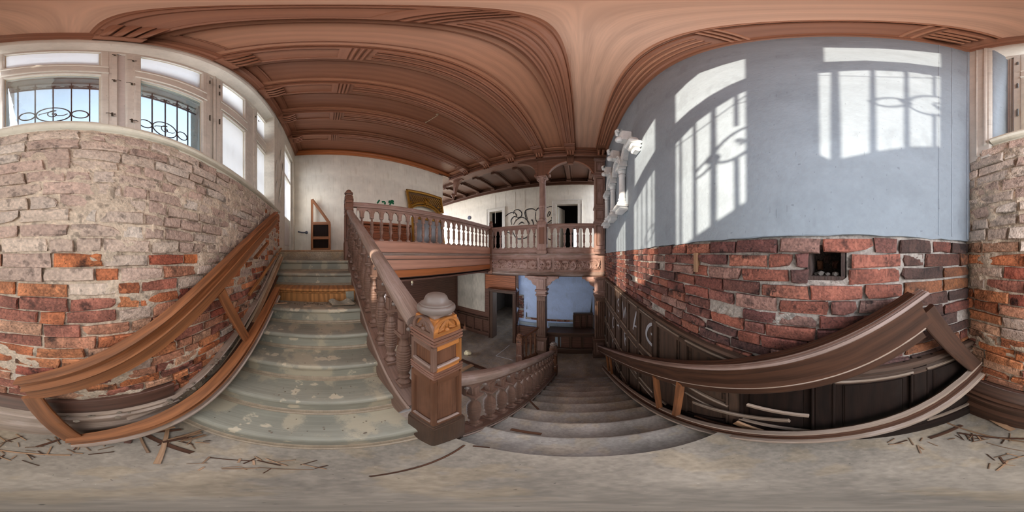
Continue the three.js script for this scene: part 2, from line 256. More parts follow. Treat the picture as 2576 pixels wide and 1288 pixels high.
// the landing: every direction down to the feet, as far as the walls, the first step up and the first step down
{
  const reach = (u) => { const a = ang(u), s = Math.sin(a), c = Math.cos(a); let r = 9; if (s > 0) r = Math.min(r, .79 / s); else r = Math.min(r, -.70 / s); if (c > 0) r = Math.min(r, .532 / c); else r = Math.min(r, (W - .03) / c); return r; };
  const n = 360, m = 26, g = sheet(n, m, (s, t) => { const u = -70 + s * 2716, a = ang(u), rho = Math.max(.004, reach(u) * t); return V(Math.sin(a) * rho, -H, Math.cos(a) * rho); });
  const P = g.attributes.position, U = g.attributes.uv, o = [0, 0, 0];
  // laid out by direction, so that the point underfoot, which lies in every direction at once, opens out evenly
  const b = new Float32Array(P.array.length); let k = 0; for (let j = 0; j < m; j++) for (let i = 0; i < n; i++) { for (const [di, dj] of [[0, 0], [1, 0], [1, 1], [0, 0], [1, 1], [0, 1]]) { const x = P.getX(k), z = P.getZ(k); bend(x, -H, z, -70 + (i + di) / n * 2716, o); b.set(o, k * 3); U.setXY(k, x * .9 + .3, z * .9); k++; } }
  const bent = fromTris(b, U.array); struct('floor', [bent], mat.floor, 0, undefined, { raw: true });
}
// ceiling board over the standing point, laid out the same way
const PX0 = -.10, PX1 = .43, PF0 = -.70, PF1 = 4.45;
{
  const reach = (u) => { const a = ang(u), s = Math.sin(a), c = Math.cos(a); return Math.min(s > 0 ? .58 / s : -.22 / s, c > 0 ? 4.7 / c : -.80 / c); };
  const n = 420, m = 30, pos = [], uv = [], pt = (i, j) => { const u = -70 + i / n * 2716, a = ang(u), rho = Math.max(.004, reach(u) * Math.pow(j / m, 1.6)), x = Math.sin(a) * rho, z = -Math.cos(a) * rho; pos.push(...bend(x, CEIL, z, u, [0, 0, 0])); uv.push(z * .8, x * .8); };
  for (let j = 0; j < m; j++) for (let i = 0; i < n; i++) for (const [di, dj] of [[0, 0], [1, 1], [1, 0], [0, 0], [0, 1], [1, 1]]) pt(i + di, j + dj);
  globalThis.zenithBoard = fromTris(pos, uv);
}
// ---------------------------------------------------------------- ceiling: boards, beams, mouldings
{
  const t = new Thing('ceiling', undefined, undefined, { kind: 'structure', ref: 900 });
  t.add('panel', globalThis.zenithBoard, mat.ceilLit, { raw: true });  // paler board: the stronger light overhead is put into its colour
  const bx = [-.25, -1.12, -1.99, -2.86, -3.73]; delete globalThis.zenithBoard;
  const edge = [[-.02, 0], [.02, 0], [.02, .012], [.008, .03], [-.008, .03], [-.02, .012]];
  const along = (x, y, f0, f1, w, h, m, name = 'moulding', ref = 900) => t.add(name, bar(V(x, y, f0), V(x, y, f1), rect(w, h, Math.min(w, h) * .25)), m, { ref });
  // the board over everything, seen between the beams
  const xs = [...bx, -4.75];
  for (let i = 0; i < bx.length; i++) {
    const x0 = bx[i], x1 = xs[i + 1], a = x0 - .02, b = x1 + .02;
    t.add('panel', box(b, a, CEIL, CEIL + .02, -.86, 4.75), i ? mat.ceilDark : mat.ceil);  // farther bays take a darker tone, their shade put into the colour
    // raised border boards and a bead round the sunk field
    for (const x of [x0 - .185, x1 + .185]) t.add('border', box(x - .045, x + .045, CEIL - .022, CEIL, -.72, 4.5, .008), mat.ceil);
    for (const x of [x0 - .225, x1 + .225]) t.add('bead', bar(V(x, CEIL - .016, -.62), V(x, CEIL - .016, 4.35), rect(.016, .03, .006)), mat.ceilDark);
    t.add('border', box(x1 + .14, x0 - .14, CEIL - .022, CEIL, -.72, -.60, .008), mat.ceilDark); t.add('bead', box(x1 + .22, x0 - .22, CEIL - .03, CEIL, -.605, -.585, .006), mat.ceilDark);
    t.add('border', box(x1 + .14, x0 - .14, CEIL - .05, CEIL, 4.30, 4.5, .01), mat.ceil);
  }
  // beams: side mouldings, a sunk strip near the window, a triple band, then a moulded run to the gallery end
  for (const [i, x] of bx.entries()) {
    const w = .13, y0 = CEIL - .15;
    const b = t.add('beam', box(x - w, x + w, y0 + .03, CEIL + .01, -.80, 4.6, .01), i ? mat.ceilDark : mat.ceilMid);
    const sub = (g, m, n = 'moulding') => t.add(n, g, m ?? mat.ceilMid, { under: b });
    const f1 = -.30 + .0 * i, run = .16;
    for (const s of [-1, 1]) { sub(box(x + s * w * .72, x + s * w * 1.02, y0 + .008, y0 + .035, -.58, run, .005)); sub(bar(V(x + s * (w + .012), CEIL - .03, -.75), V(x + s * (w + .012), CEIL - .03, 4.5), rect(.03, .05, .012)), mat.ceilDark); }
    sub(box(x - w, x + w, y0 + .008, y0 + .035, -.60, -.52, .006)); sub(box(x - w, x + w, y0 + .008, y0 + .035, run - .06, run + .02, .006));
    for (const k of [0, 1, 2]) sub(box(x - w * 1.03, x + w * 1.03, y0 - .006, y0 + .03, run + .03 + k * .045, run + .06 + k * .045, .01), mat.ceilMid, 'band');
    for (const [o, r] of [[-.075, .02], [-.035, .026], [.035, .026], [.075, .02]]) sub(bar(V(x + o, y0 + .028, run + .2), V(x + o, y0 + .028, 4.0), rect(r * 1.5, .04, .012)), mat.ceilMid, 'reed');
    for (const k of [0, 1, 2]) sub(box(x - w * 1.02, x + w * 1.02, y0 - .004, y0 + .03, 4.0 + k * .05, 4.035 + k * .05, .01), mat.ceilMid, 'band');
    sub(box(x - w, x + w, y0 - .01, y0 + .04, 4.15, 4.5, .01), mat.ceilMid, 'end_block');
    // scrolled corbel on the window side
    for (const o of [-.09, -.03, .03, .09]) sub(tube([V(x + o, y0 + .02, -.50), V(x + o, y0 - .02, -.56), V(x + o, y0 - .05, -.62), V(x + o, y0 - .05, -.68), V(x + o, y0 - .02, -.72)], .026, 12, 8), mat.ceilMid, 'scroll');
    sub(box(x - w, x + w, y0 - .05, y0 + .03, -.80, -.70, .012), mat.ceilMid, 'corbel_block');
    // console at the gallery end
    for (const k of [-1, 0, 1]) sub(tube([V(x + k * .07, y0 + .01, 4.36), V(x + k * .07, y0 - .03, 4.42), V(x + k * .07, y0 - .10, 4.46), V(x + k * .07, y0 - .16, 4.44)], .03, 10, 8), mat.ceilDark, 'scroll');
  }
  // cornice along the window wall (two lengths, either side of the standing point), along the white wall, the cream wall and the gallery
  const corn = [[0, 0], [.03, 0], [.045, .02], [.045, .035], [.075, .05], [.075, .062], [.11, .10], [.11, .15], [0, .15]];
  const cornice = (p0, p1, ref, m = mat.ceilMid, pr = corn) => t.add('cornice', bar(p0, p1, pr), m, { ref });
  cornice(V(-4.6, CEIL - .16, W), V(.47, CEIL - .16, W), 300, mat.ceilMid, corn.map(([a, b]) => [-a, b]));
  cornice(V(.30, CEIL - .16, W), V(.80, CEIL - .16, W), 2700, mat.ceilMid, corn.map(([a, b]) => [-a, b]));
  t.add('border', box(-.40, .47, CEIL - .03, CEIL + .01, -.85, PF0, .004), mat.ceilMid, { ref: 176 }); t.add('border', box(.30, .80, CEIL - .03, CEIL + .01, -.85, PF0, .004), mat.ceilMid, { ref: 2700 });
  cornice(V(R, CEIL - .16, -.82), V(R, CEIL - .16, 4.6), 2000, mat.ceilDark, corn.map(([a, b]) => [-a * .9, b]));
  cornice(V(FAR, CEIL - .16, W), V(FAR, CEIL - .16, 4.4), 900, mat.galOrange);
  t.add('panel', box(.50, .85, CEIL + .006, CEIL + .026, -.86, 4.75), mat.ceilDark, { ref: 2000 });
  // half beam against the white wall with its bands
  t.add('beam', box(.47, .70, CEIL - .10, CEIL + .01, -.84, 4.6, .012), mat.ceilDark, { ref: 2000 });
  for (const f of [.42, .47, .52]) t.add('band', box(.45, .72, CEIL - .125, CEIL - .09, f - .018, f + .018, .01), mat.ceil, { ref: 2000 });
  for (const [o, r] of [[.53, .02], [.585, .026], [.64, .02]]) t.add('reed', bar(V(o, CEIL - .105, .62), V(o, CEIL - .105, 4.1), rect(r * 1.4, .03, .01)), mat.ceil, { ref: 2000 });
  for (const o of [.50, .55, .60, .65]) t.add('scroll', tube([V(o, CEIL - .11, -.40), V(o, CEIL - .14, -.47), V(o, CEIL - .15, -.56), V(o, CEIL - .12, -.64)], .022, 10, 8), mat.ceil, { ref: 2000 });
  for (const f of [-.30, -.36]) t.add('band', box(.45, .72, CEIL - .125, CEIL - .09, f - .016, f + .016, .01), mat.ceil, { ref: 2000 });
  t.add('moulding', bar(V(PX1 + .012, CEIL - .01, -.72), V(PX1 + .012, CEIL - .01, 4.4), rect(.035, .04, .012)), mat.ceil, { ref: 2000 });
  t.add('moulding', bar(V(PX0 - .01, CEIL - .01, -.70), V(PX0 - .01, CEIL - .01, 4.4), rect(.03, .035, .011)), mat.ceil, { ref: 820 });
  for (const k of [-1, 1]) t.add('scroll', tube([V(.585 + k * .06, CEIL - .13, 4.30), V(.585 + k * .06, CEIL - .18, 4.42), V(.585 + k * .06, CEIL - .27, 4.46)], .04, 10, 8), mat.ceilDark, { ref: 1500 });
  // the closing boards above the gallery front
  t.add('border', box(-4.7, .85, CEIL - .04, CEIL + .01, 4.4, 4.8), mat.ceilDark, { ref: 1250 });
  t.done();
}
{
  const reach = (u) => { const a = ang(u), s = Math.sin(a), c = Math.cos(a); return Math.min(s > 0 ? .9 / s : -3 / s, c > 0 ? 4.6 / c : -.92 / c, 4); }, n = 200, m = 14, pos = [], uv = [];
  const pt = (i, j) => { const u = -72 + i / n * 2720, a = ang(u), rho = Math.max(.004, reach(u) * j / m), x = Math.sin(a) * rho, z = -Math.cos(a) * rho; pos.push(...bend(x, CEIL + .07, z, u, [0, 0, 0])); uv.push(z, x); };
  for (let j = 0; j < m; j++) for (let i = 0; i < n; i++) for (const [di, dj] of [[0, 0], [1, 1], [1, 0], [0, 0], [0, 1], [1, 1]]) pt(i + di, j + dj);
  struct('ceiling_sun_cover', [fromTris(pos, uv)], mat.ceilDark, 0, undefined, { raw: true });  // unseen cover added above the ceiling to stop sun leaking in
}
// ---------------------------------------------------------------- brickwork
function brickGeo(pt, s0, s1, y0, y1, proud, j = .004) {
  const q = [[s0, y0], [(s0 + s1) / 2, y0], [s1, y0], [s1, (y0 + y1) / 2], [s1, y1], [(s0 + s1) / 2, y1], [s0, y1], [s0, (y0 + y1) / 2]].map(([s, y], i) => [s + rnd(-j, j) * (i % 2 ? 1 : 1.6), y + rnd(-j, j) * (i % 2 ? .8 : 1.4)]);
  if (rnd() < .22) { const c = (rnd(4) | 0) * 2, a = rnd(.1, .3); q[c][0] = mixn(q[c][0], (s0 + s1) / 2, a); q[c][1] = mixn(q[c][1], (y0 + y1) / 2, a * 1.3); }   // a knocked-off corner
  const cx = (s0 + s1) / 2, cy = (y0 + y1) / 2, e = .006, tilt = rnd(-.006, .006), tl2 = rnd(-.004, .004), pos = [], uv = [], so = rnd(5), to = rnd(5);
  const n1 = q.map(() => proud - rnd(.003, .008)), top = q.map(([s, y]) => [s - Math.sign(s - cx) * e * 1.3, y - Math.sign(y - cy) * e]), n2 = top.map(([s, y]) => proud + tilt * (s - cx) / (s1 - s0) * 2 + tl2 * (y - cy) / (y1 - y0) * 2 + rnd(-.002, .002));
  const put = (s, y, n) => { const p = pt(s, y, n); pos.push(p.x, p.y, p.z); uv.push(s + so, y + n + to); };
  for (let i = 0; i < 8; i++) { const k = (i + 1) % 8; put(q[i][0], q[i][1], -.03); put(q[k][0], q[k][1], -.03); put(q[k][0], q[k][1], n1[k]); put(q[i][0], q[i][1], -.03); put(q[k][0], q[k][1], n1[k]); put(q[i][0], q[i][1], n1[i]); put(q[i][0], q[i][1], n1[i]); put(q[k][0], q[k][1], n1[k]); put(...top[k], n2[k]); put(q[i][0], q[i][1], n1[i]); put(...top[k], n2[k]); put(...top[i], n2[i]); put(...top[i], n2[i]); put(...top[k], n2[k]); put(cx, cy, proud + .001); }
  return fromTris(pos, uv);
}
// pt(s, y, n): a point of the wall, n metres out of it
function brickwork(t, pt, s0, s1, y0, y1, o) {
  const list = []; let row = 0;
  for (let y = o.yTop ?? y1; y > y0; y -= .0765, row++) {
    let s = s0 - rnd(.2); while (s < s1) { const L = [.25, .25, .245, .12, .19, .25, .13][rnd(7) | 0] * rnd(.94, 1.04), a0 = Math.max(s, s0), b0 = Math.min(s + L, s1); s += L + rnd(.011, .018); const ya = y - .065 + rnd(-.004, .004), yb = y + rnd(-.004, .004); for (const [a, b] of o.cut ? o.cut(a0, b0, (ya + yb) / 2) : [[a0, b0]]) { if (b - a < .03) continue; if (o.skip && o.skip((a + b) / 2, (ya + yb) / 2, a, b)) continue; const p = pt((a + b) / 2, (ya + yb) / 2, 0), pr = o.proud((a + b) / 2, ya); if (pr === null) continue; list.push({ a, b, ya, yb, pr, size: (b - a) / p.length() / p.length() * o.face(p) }); } }
  }
  list.sort((p, q) => q.size - p.size); const rest = new Map();
  list.forEach((k, i) => { const g = brickGeo(pt, k.a, k.b, k.ya, k.yb, k.pr), m = o.pick((k.a + k.b) / 2, k.ya); if (i < 300 - (o.taken ?? 0)) t.add('brick', g, m, { under: o.under, crease: .5 }); else { if (!rest.has(m)) rest.set(m, []); rest.get(m).push(g); } });
  if (rest.size) { const all = [...rest.values()].flat(), big = [...rest.keys()][0]; t.add('brick', all, big, { kind: 'stuff', crease: .5 }); }
}
const redB = brickMats(['#7c4a3f', '#6f433a', '#875243', '#613d38', '#814d3e', '#784e45', '#5c3f3a', '#8c5847', '#84645a', '#6f483f']);
const dimB = brickMats(['#5e3a2e', '#4c322a', '#74482f', '#6a3c30', '#44302a', '#80502f']);
const oraB = brickMats(['#b0683f', '#a56240', '#ba7850', '#9c6250', '#8f5a4a', '#b88c70', '#a8745a']);
const palB = ((l) => l.map((c) => M(c, T.mortar, { bumpMap: T.rough, bumpScale: .010, roughness: .95 })))(['#c3b09f', '#bda796', '#c8b6a6', '#b8a090', '#b2998a', '#c4b19f', '#bca292', '#c6b8a9']);
const hotB = brickMats(['#a2573f', '#94503e']);
// ---------------------------------------------------------------- the window wall: brick below, windows above
const winPt = (s, y, n) => V(s, y, W + n);
function windowWall(t, x0, x1, o) {
  const lo = (x) => (x > -.60 ? -H + .36 : -H + .36 + (-.60 - x) * .62), up = .80;
  const smear = (x, y) => sstep(.47, .57, fbm(x * 3.1 + 20, y * 5 + 3, 0, 0, 4) + mixn(-.085, .115, sstep(-.30, .12, y)) - .06 * sstep(.10, .03, y) * sstep(-.12, -.05, y));
  const n = Math.round((x1 - x0) / .018), m = Math.round((up - -1.35) / .018);
  t.add(t.name, sheet(n, m, (s, q) => { const x = mixn(x0, x1, s), y = mixn(-1.42, up, q); return V(x, y, W - .006 + .022 * (fbm(x * 14, y * 14, 0, 0, 4) - .5) + smear(x, y) * (.013 + .014 * (fbm(x * 26 + 9, y * 26, 0, 0, 3) - .4)) - (y > .77 ? .012 : 0)); }), mat.mortarPale, { crease: 1.2 });
  t.add('backing', box(x0, x1, -1.6, up + .03, W - .25, W - .04), mat.mortarPale);
  brickwork(t, winPt, x0, x1, -1.40, .79, { yTop: .775, taken: o.taken, face: (p) => .816 / Math.hypot(p.x, .816), skip: (s, y) => y < lo(s) - .1 || (s < -1.52 && s > -1.72 && y > .66), proud: () => rnd(.006, .016),
    pick: (s, y) => { if (rnd() < (y > .04 ? .012 : .04)) return hotB[rnd(2) | 0]; const pale = y > .04 ? .97 : clamp(.42 + (y + .10) * 1.9, .08, .85), cl = noise(s * 1.7 + 5, y * 3.2 + 1); return rnd() < (y > .04 ? .985 : pale * (.7 + .6 * cl)) ? palB[rnd(8) | 0] : oraB[rnd(7) | 0]; } });
}
{
  const t = new Thing('wall_left', undefined, undefined, { kind: 'structure', ref: 300 });
  windowWall(t, -2.90, .47, { taken: 0 }); 
  // plaster wall past the head of the stair, with the peeling return
  t.add('plaster', [box(-3.36, -2.86, FLOOR2 - .3, 3.36, W - .22, W, .01), box(-4.75, -4.34, FLOOR2 - .3, 3.36, W - .22, W, .01), box(-4.4, -3.3, 2.85, 3.36, W - .22, W)], mat.peel);
  t.add('plaster', [box(-2.86, -2.62, .80, 3.36, W - .24, W + .002, .006)], mat.peel);
  // band of plaster over the windows and its soffit
  t.add('lintel', [prism([V(0, 3.36, W), V(0, 3.20, W + .004), V(0, 3.155, W - .02), V(0, 3.06, W - .20), V(0, 3.36, W - .20)].map((p) => p.setX(-2.9)), V(3.37, 0, 0))], mat.paint);
  t.add('reveal', box(-2.98, -2.84, .80, 3.3, -1.02, W - .01, .01), mat.peel);
  for (const [x, y, w, h] of [[-3.02, 2.1, .05, .3], [-3.1, 1.5, .07, .35], [-2.97, 1.2, .05, .2], [-3.2, 1.9, .06, .25], [-2.76, 1.25, .07, .22], [-2.72, 1.6, .05, .3]]) t.add('flaking_paint', prism([V(x - w, y, W + .003), V(x + w * .7, y - h * .5, W + .003), V(x + w, y + h * .4, W + .02), V(x - w * .2, y + h, W + .012)], V(0, 0, -.006)), mat.paint);
  t.done();
}
{
  const t = new Thing('wall_corner', undefined, undefined, { kind: 'structure', ref: 2700 });
  windowWall(t, .27, .78, { taken: 0 });
  t.add('pilaster', [box(.575, .80, .70, 3.36, W - .24, W + .012, .012)], mat.paint);
  t.add('pilaster_strip', [box(.60, .625, .82, 3.3, W, W + .02, .006), box(.675, .69, .74, 3.3, W, W + .018, .006)], mat.paint);
  t.add('lintel', [prism([V(0, 3.36, W), V(0, 3.20, W + .004), V(0, 3.155, W - .02), V(0, 3.06, W - .20), V(0, 3.36, W - .20)].map((p) => p.setX(.27)), V(.32, 0, 0))], mat.paint);
  t.add('reveal', box(.565, .63, .80, 3.15, -1.06, W - .01, .006), mat.white);
  t.done();
}
// window board, in two lengths
const sillProf = [[-.05, -.05], [-.02, -.06], [-.01, -.035], [.005, -.03], [.02, -.022], [.03, -.008], [.03, .006], [.02, .016], [-.26, .016], [-.26, -.05]];
{
  const g = (x0, x1) => bar(V(x1, .845, W), V(x0, .845, W), sillProf);
  struct('trim_1', [g(-2.92, .47)], mat.sill, 300); struct('trim_2', [g(.27, .57)], mat.sill, 2700);
}
// ---------------------------------------------------------------- windows: casing, sashes, panes, grille
const WF = -1.0;
function windowAt(n, x0, x1, ref, o = {}) {          // x0 < x1: the glass
  const t = new Thing('window_' + n, undefined, undefined, { kind: 'structure', ref }), c = .05;
  const bars = (name, xa, xb, ya, yb, f, w, d, m = mat.paint) => t.add(name, [box(xa - w, xa, ya - w, yb + w, f - d / 2, f + d / 2, .006), box(xb, xb + w, ya - w, yb + w, f - d / 2, f + d / 2, .006), box(xa, xb, ya - w, ya, f - d / 2, f + d / 2, .006), box(xa, xb, yb, yb + w, f - d / 2, f + d / 2, .006)], m);
  const low = [1.06, 2.00], high = [2.34, 2.98];
  bars('sash', x0 + .015, x1 - .015, low[0], low[1], WF + .012, .05, .045); bars('sash', x0 + .015, x1 - .015, high[0], high[1], WF + .012, .05, .045);
  bars('glazing_bead', x0 + .022, x1 - .022, low[0] + .008, low[1] - .008, WF - .006, .012, .03, mat.sill); bars('glazing_bead', x0 + .022, x1 - .022, high[0] + .008, high[1] - .008, WF - .006, .012, .03, mat.sill);
  bars('frame', x0 - .03, x1 + .03, .84, 3.02, WF - .01, .06, .08);
  t.add('transom', [box(x0 - .03, x1 + .03, 2.055, 2.285, WF - .05, WF + .035, .01), bar(V(x0 - .03, 2.07, WF + .035), V(x1 + .03, 2.07, WF + .035), rect(.03, .03, .01)), bar(V(x0 - .03, 2.27, WF + .035), V(x1 + .03, 2.27, WF + .035), rect(.02, .02, .006))], mat.paint);
  const pane = (y0, y1, gm) => t.add('pane', prism([V(x0, y0 - .02, WF), V(x1, y0 - .02, WF), V(x1, y1 + .02, WF), V(x0, y1 + .02, WF)], V(0, 0, .0005)), gm, { crease: 0 });
  const gl = n === 3 || n === 4 ? mat.frostedGlass : null; pane(...low, gl ?? mat.glass); pane(...high, gl ?? mat.hazedGlass);
  // outer reveal and lintel of the old stone opening
  t.add('stone_lintel', [box(x0 - .10, x1 + .10, 2.0, 2.5, -1.22, -1.035, .01), box(x0 - .10, x1 + .10, 1.985, 2.0, -1.17, -1.12, .004)], mat.exterior);
  if (n !== 3 && n !== 4) t.add('stone_jamb', [box(x0 - .17, x0 - .045, .6, 2.5, -1.20, -1.05, .01), box(x1 + .045, x1 + .17, .6, 2.5, -1.20, -1.05, .01), box(x0 - .17, x1 + .17, .6, .84, -1.20, -1.05, .01)], mat.exterior);
  if (n === 1) t.add('stone_jamb', [box(x1 + .022, x1 + .17, .6, 2.5, -1.31, -1.05, .01)], mat.exterior);
  // wrought-iron grille: upright bars, a rail of rosettes, and a band of ovals with a scroll
  const GF = -1.12, yr = 1.87, yo = 1.33, nb = o.bars ?? 5, w = x1 - x0, cx = (x0 + x1) / 2, gx = (k) => cx + (k - (nb - 1) / 2) * .126, iron = [];
  for (let k = 0; k < nb; k++) iron.push(box(gx(k) - .0045, gx(k) + .0045, .84, Math.abs(k - (nb - 1) / 2) < .3 ? yr : 2.1, GF - .005, GF + .005));
  t.add('grille_bar', iron, mat.iron); t.add('grille_rail', [box(x0 - .05, x1 + .05, yr - .011, yr + .009, GF - .006, GF + .006)], mat.iron);
  const oval = (x, rx, ry) => tube([...Array(16)].map((_, i) => V(x + rx * Math.cos(i / 16 * 6.2832), yo + ry * Math.sin(i / 16 * 6.2832), GF)), .006, 32, 5, true), ov = [], mid = (nb - 1) / 2;
  ov.push(oval(cx, .120, .112)); for (const s of [-1, 1]) ov.push(oval(cx + s * .185, .058, .060));
  const sp = [...Array(16)].map((_, i) => { const a = i * .55, r = .006 + .0028 * i; return V(cx + r * Math.cos(a), yo + r * 1.3 * Math.sin(a), GF); }); ov.push(tube([...sp, V(cx + .09, yo + .012, GF), V(cx + .10, yo - .004, GF)], .0045, 40, 5)); ov.push(tube([V(cx - .004, yo, GF), V(cx - .03, yo - .022, GF), V(cx - .07, yo - .02, GF), V(cx - .10, yo + .004, GF)], .0045, 20, 5));
  ov.push(box(cx - .004, cx + .004, yo + .10, yo + .125, GF - .004, GF + .004), box(cx - .004, cx + .004, yo - .14, yo - .10, GF - .004, GF + .004)); t.add('grille_scroll', ov, mat.iron);
  const ros = []; for (let k = 0; k < nb; k++) { const x = gx(k); ros.push(ball(V(x, yr + .03, GF), .016, 1, 1, .6)); for (const a of [.3, 1.2, 1.94, 2.84]) ros.push(tube([V(x, yr + .03, GF), V(x + .03 * Math.cos(a), yr + .03 + .028 * Math.sin(a), GF + .004), V(x + .05 * Math.cos(a), yr + .028 + .02 * Math.sin(a), GF)], .0055, 6, 4)); } t.add('grille_rosette', ros, mat.iron);
  // latches and hinges
  for (const [lx, ly, s] of o.latch ?? []) { t.add('latch', [box(lx - .007, lx + .007, ly - .022, ly + .022, WF + .035, WF + .045, .003), tube([V(lx, ly, WF + .042), V(lx + s * .02, ly - .004, WF + .055), V(lx + s * .042, ly + .002, WF + .045)], .003, 8, 6), ball(V(lx - s * .014, ly, WF + .048), .006)], mat.latch); }
  for (const [hx, hy] of o.hinge ?? []) t.add('hinge', [box(hx - .007, hx + .007, hy - .045, hy + .045, WF + .03, WF + .042, .003), ball(V(hx, hy + .05, WF + .038), .007), ball(V(hx, hy - .05, WF + .038), .007)], mat.latch);
  return t.done();
}
windowAt(1, -.218, .417, 176, { bars: 5, latch: [[-.285, 2.85, -1], [-.283, 1.86, -1], [-.27, 1.18, 1]] });
windowAt(2, -1.075, -.455, 300, { bars: 5, latch: [[-.41, 2.66, 1], [-.40, 1.84, 1], [-.40, 1.14, -1]], hinge: [[-1.15, 2.72], [-1.15, 1.7]] });
windowAt(3, -1.87, -1.345, 500, { bars: 4, hinge: [[-1.30, 2.75], [-1.30, 2.5], [-1.30, 1.75]] });
windowAt(4, -2.74, -2.23, 620, { bars: 4, latch: [[-2.16, 2.72, -1], [-2.28, 2.7, -1]] });
windowAt(5, -.218, .417, 2752, { bars: 5, hinge: [[.47, 2.62], [.47, 1.85], [.47, 1.3]] });
// casings between the windows
{
  const g = (x0, x1, d = .02) => [box(x0, x1, .84, 3.09, WF - .08, WF + d, .006)], t = new Thing('trim_3', undefined, undefined, { kind: 'structure', ref: 300 });
  t.add('casing', g(-.41, -.27, .004), mat.paintGrey); for (const [a, b] of [[-.44, -.405], [-.275, -.245], [-1.345, -1.29], [-1.16, -1.105], [-2.2, -2.14], [-1.96, -1.9], [-2.84, -2.77]]) t.add('casing', g(a, b, .03), mat.paint);
  t.add('casing', g(-1.30, -1.14, .012), mat.paint); t.add('casing', bar(V(-1.225, .84, WF + .03), V(-1.225, 3.08, WF + .03), rect(.03, .03, .01), new THREE.Vector3(0, 0, -1)), mat.paint); t.add('casing', g(-2.15, -1.94, .012), mat.paint); t.add('casing', g(-2.98, -2.82, .01), mat.paint);
  t.add('head', [box(-2.95, .47, 2.99, 3.2, WF - .08, WF + .03, .008)], mat.paint); t.add('rail', [box(-2.95, .47, .80, .99, WF - .08, WF + .02, .008)], mat.paint); t.done();
  const r = new Thing('trim_4', undefined, undefined, { kind: 'structure', ref: 2700 }); r.add('casing', g(.44, .62, .0), mat.paintGrey); r.add('casing', g(.445, .485, .03), mat.paint); r.add('casing', g(.53, .545, .012), mat.paint); r.add('head', [box(.27, .62, 2.99, 3.2, WF - .08, WF + .03, .008)], mat.paint); r.add('rail', [box(.27, .62, .80, .99, WF - .08, WF + .02, .008)], mat.paint); r.done();
}
// ---------------------------------------------------------------- the white wall
const wPt = (s, y, n) => V(R + .012 - n, y, s);
{
  const t = new Thing('wall_right', undefined, undefined, { kind: 'structure', ref: 2000 });
  const low = [], N = 90; for (let i = 0; i <= N; i++) { const f = mixn(5.2, -.84, i / N); low.push(V(R, .098 + .012 * (fbm(f * 9, 3, 0, 0, 4) - .5) + (f > 1.6 ? -.01 : 0) + rnd(-.003, .003), f)); }
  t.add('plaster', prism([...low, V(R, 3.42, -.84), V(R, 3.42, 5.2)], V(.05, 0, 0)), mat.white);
  t.add('backing', box(R + .33, R + .5, -3.4, 3.5, -1.1, 5.3), mat.mortarRed);
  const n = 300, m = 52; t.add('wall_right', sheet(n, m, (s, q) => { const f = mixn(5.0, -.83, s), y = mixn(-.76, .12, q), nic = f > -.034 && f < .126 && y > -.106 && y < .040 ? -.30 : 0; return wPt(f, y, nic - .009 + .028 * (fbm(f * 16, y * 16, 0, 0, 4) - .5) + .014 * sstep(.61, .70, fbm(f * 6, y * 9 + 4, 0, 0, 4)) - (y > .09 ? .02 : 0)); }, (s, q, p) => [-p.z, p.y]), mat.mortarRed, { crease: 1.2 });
  brickwork(t, wPt, -.80, 4.98, -.72, .09, { yTop: .085, face: (p) => R / p.length(), cut: (a, b, y) => (y < -.115 || y > .045 ? [[a, b]] : [[a, Math.min(b, -.040)], [Math.max(a, .132), b]]), skip: (s, y, a, b) => y < -.70, proud: () => (rnd() < .02 ? null : rnd(.008, .02)), pick: (s, y) => (s < -.42 + .1 * rnd() ? dimB[rnd(6) | 0] : redB[rnd(10) | 0]) });
  { const f0 = -.026, f1 = .118, y0 = -.098, y1 = .032, x0 = R + .018, x1 = R + .22, th = .02; t.add('niche', [box(x0, x1, y0 - th, y0, f0 - th, f1 + th, .002), box(x0, x1, y1, y1 + th, f0 - th, f1 + th, .002), box(x0, x1, y0, y1, f0 - th, f0, .002), box(x0, x1, y0, y1, f1, f1 + th, .002), box(x1, x1 + th, y0 - th, y1 + th, f0 - th, f1 + th)], mat.nicheShade);  // shade inside the recess is put into this dark colour
    for (let k = 0; k < 3; k++) t.add('brick', brickGeo((s, y, n) => V(x1 - .02 - n, y, s), f0 + .01 + .045 * k, f0 + .048 + .045 * k, y0 + .02 + .03 * (k % 2), y0 + .07 + .03 * (k % 2), .012), dimB[k]);
    for (const [f, r] of [[.0, .018], [.04, .014], [.075, .02], [.10, .012]]) t.add('rubble', ball(V(R + .05 + f * .3, y0 + r * .5, f), r, 1.2, .7, 1.1, 0), mat.mortarRed); }
  // pilaster strips by the corner, and old scars of plaster
  t.add('pilaster_strip', [box(R - .004, R + .01, .12, 3.3, -.56, -.55, .002), box(R - .004, R + .01, .12, 3.3, -.66, -.65, .002), box(R - .008, R + .01, .11, 3.3, -.815, -.785, .004)], mat.white);
  t.done();
}
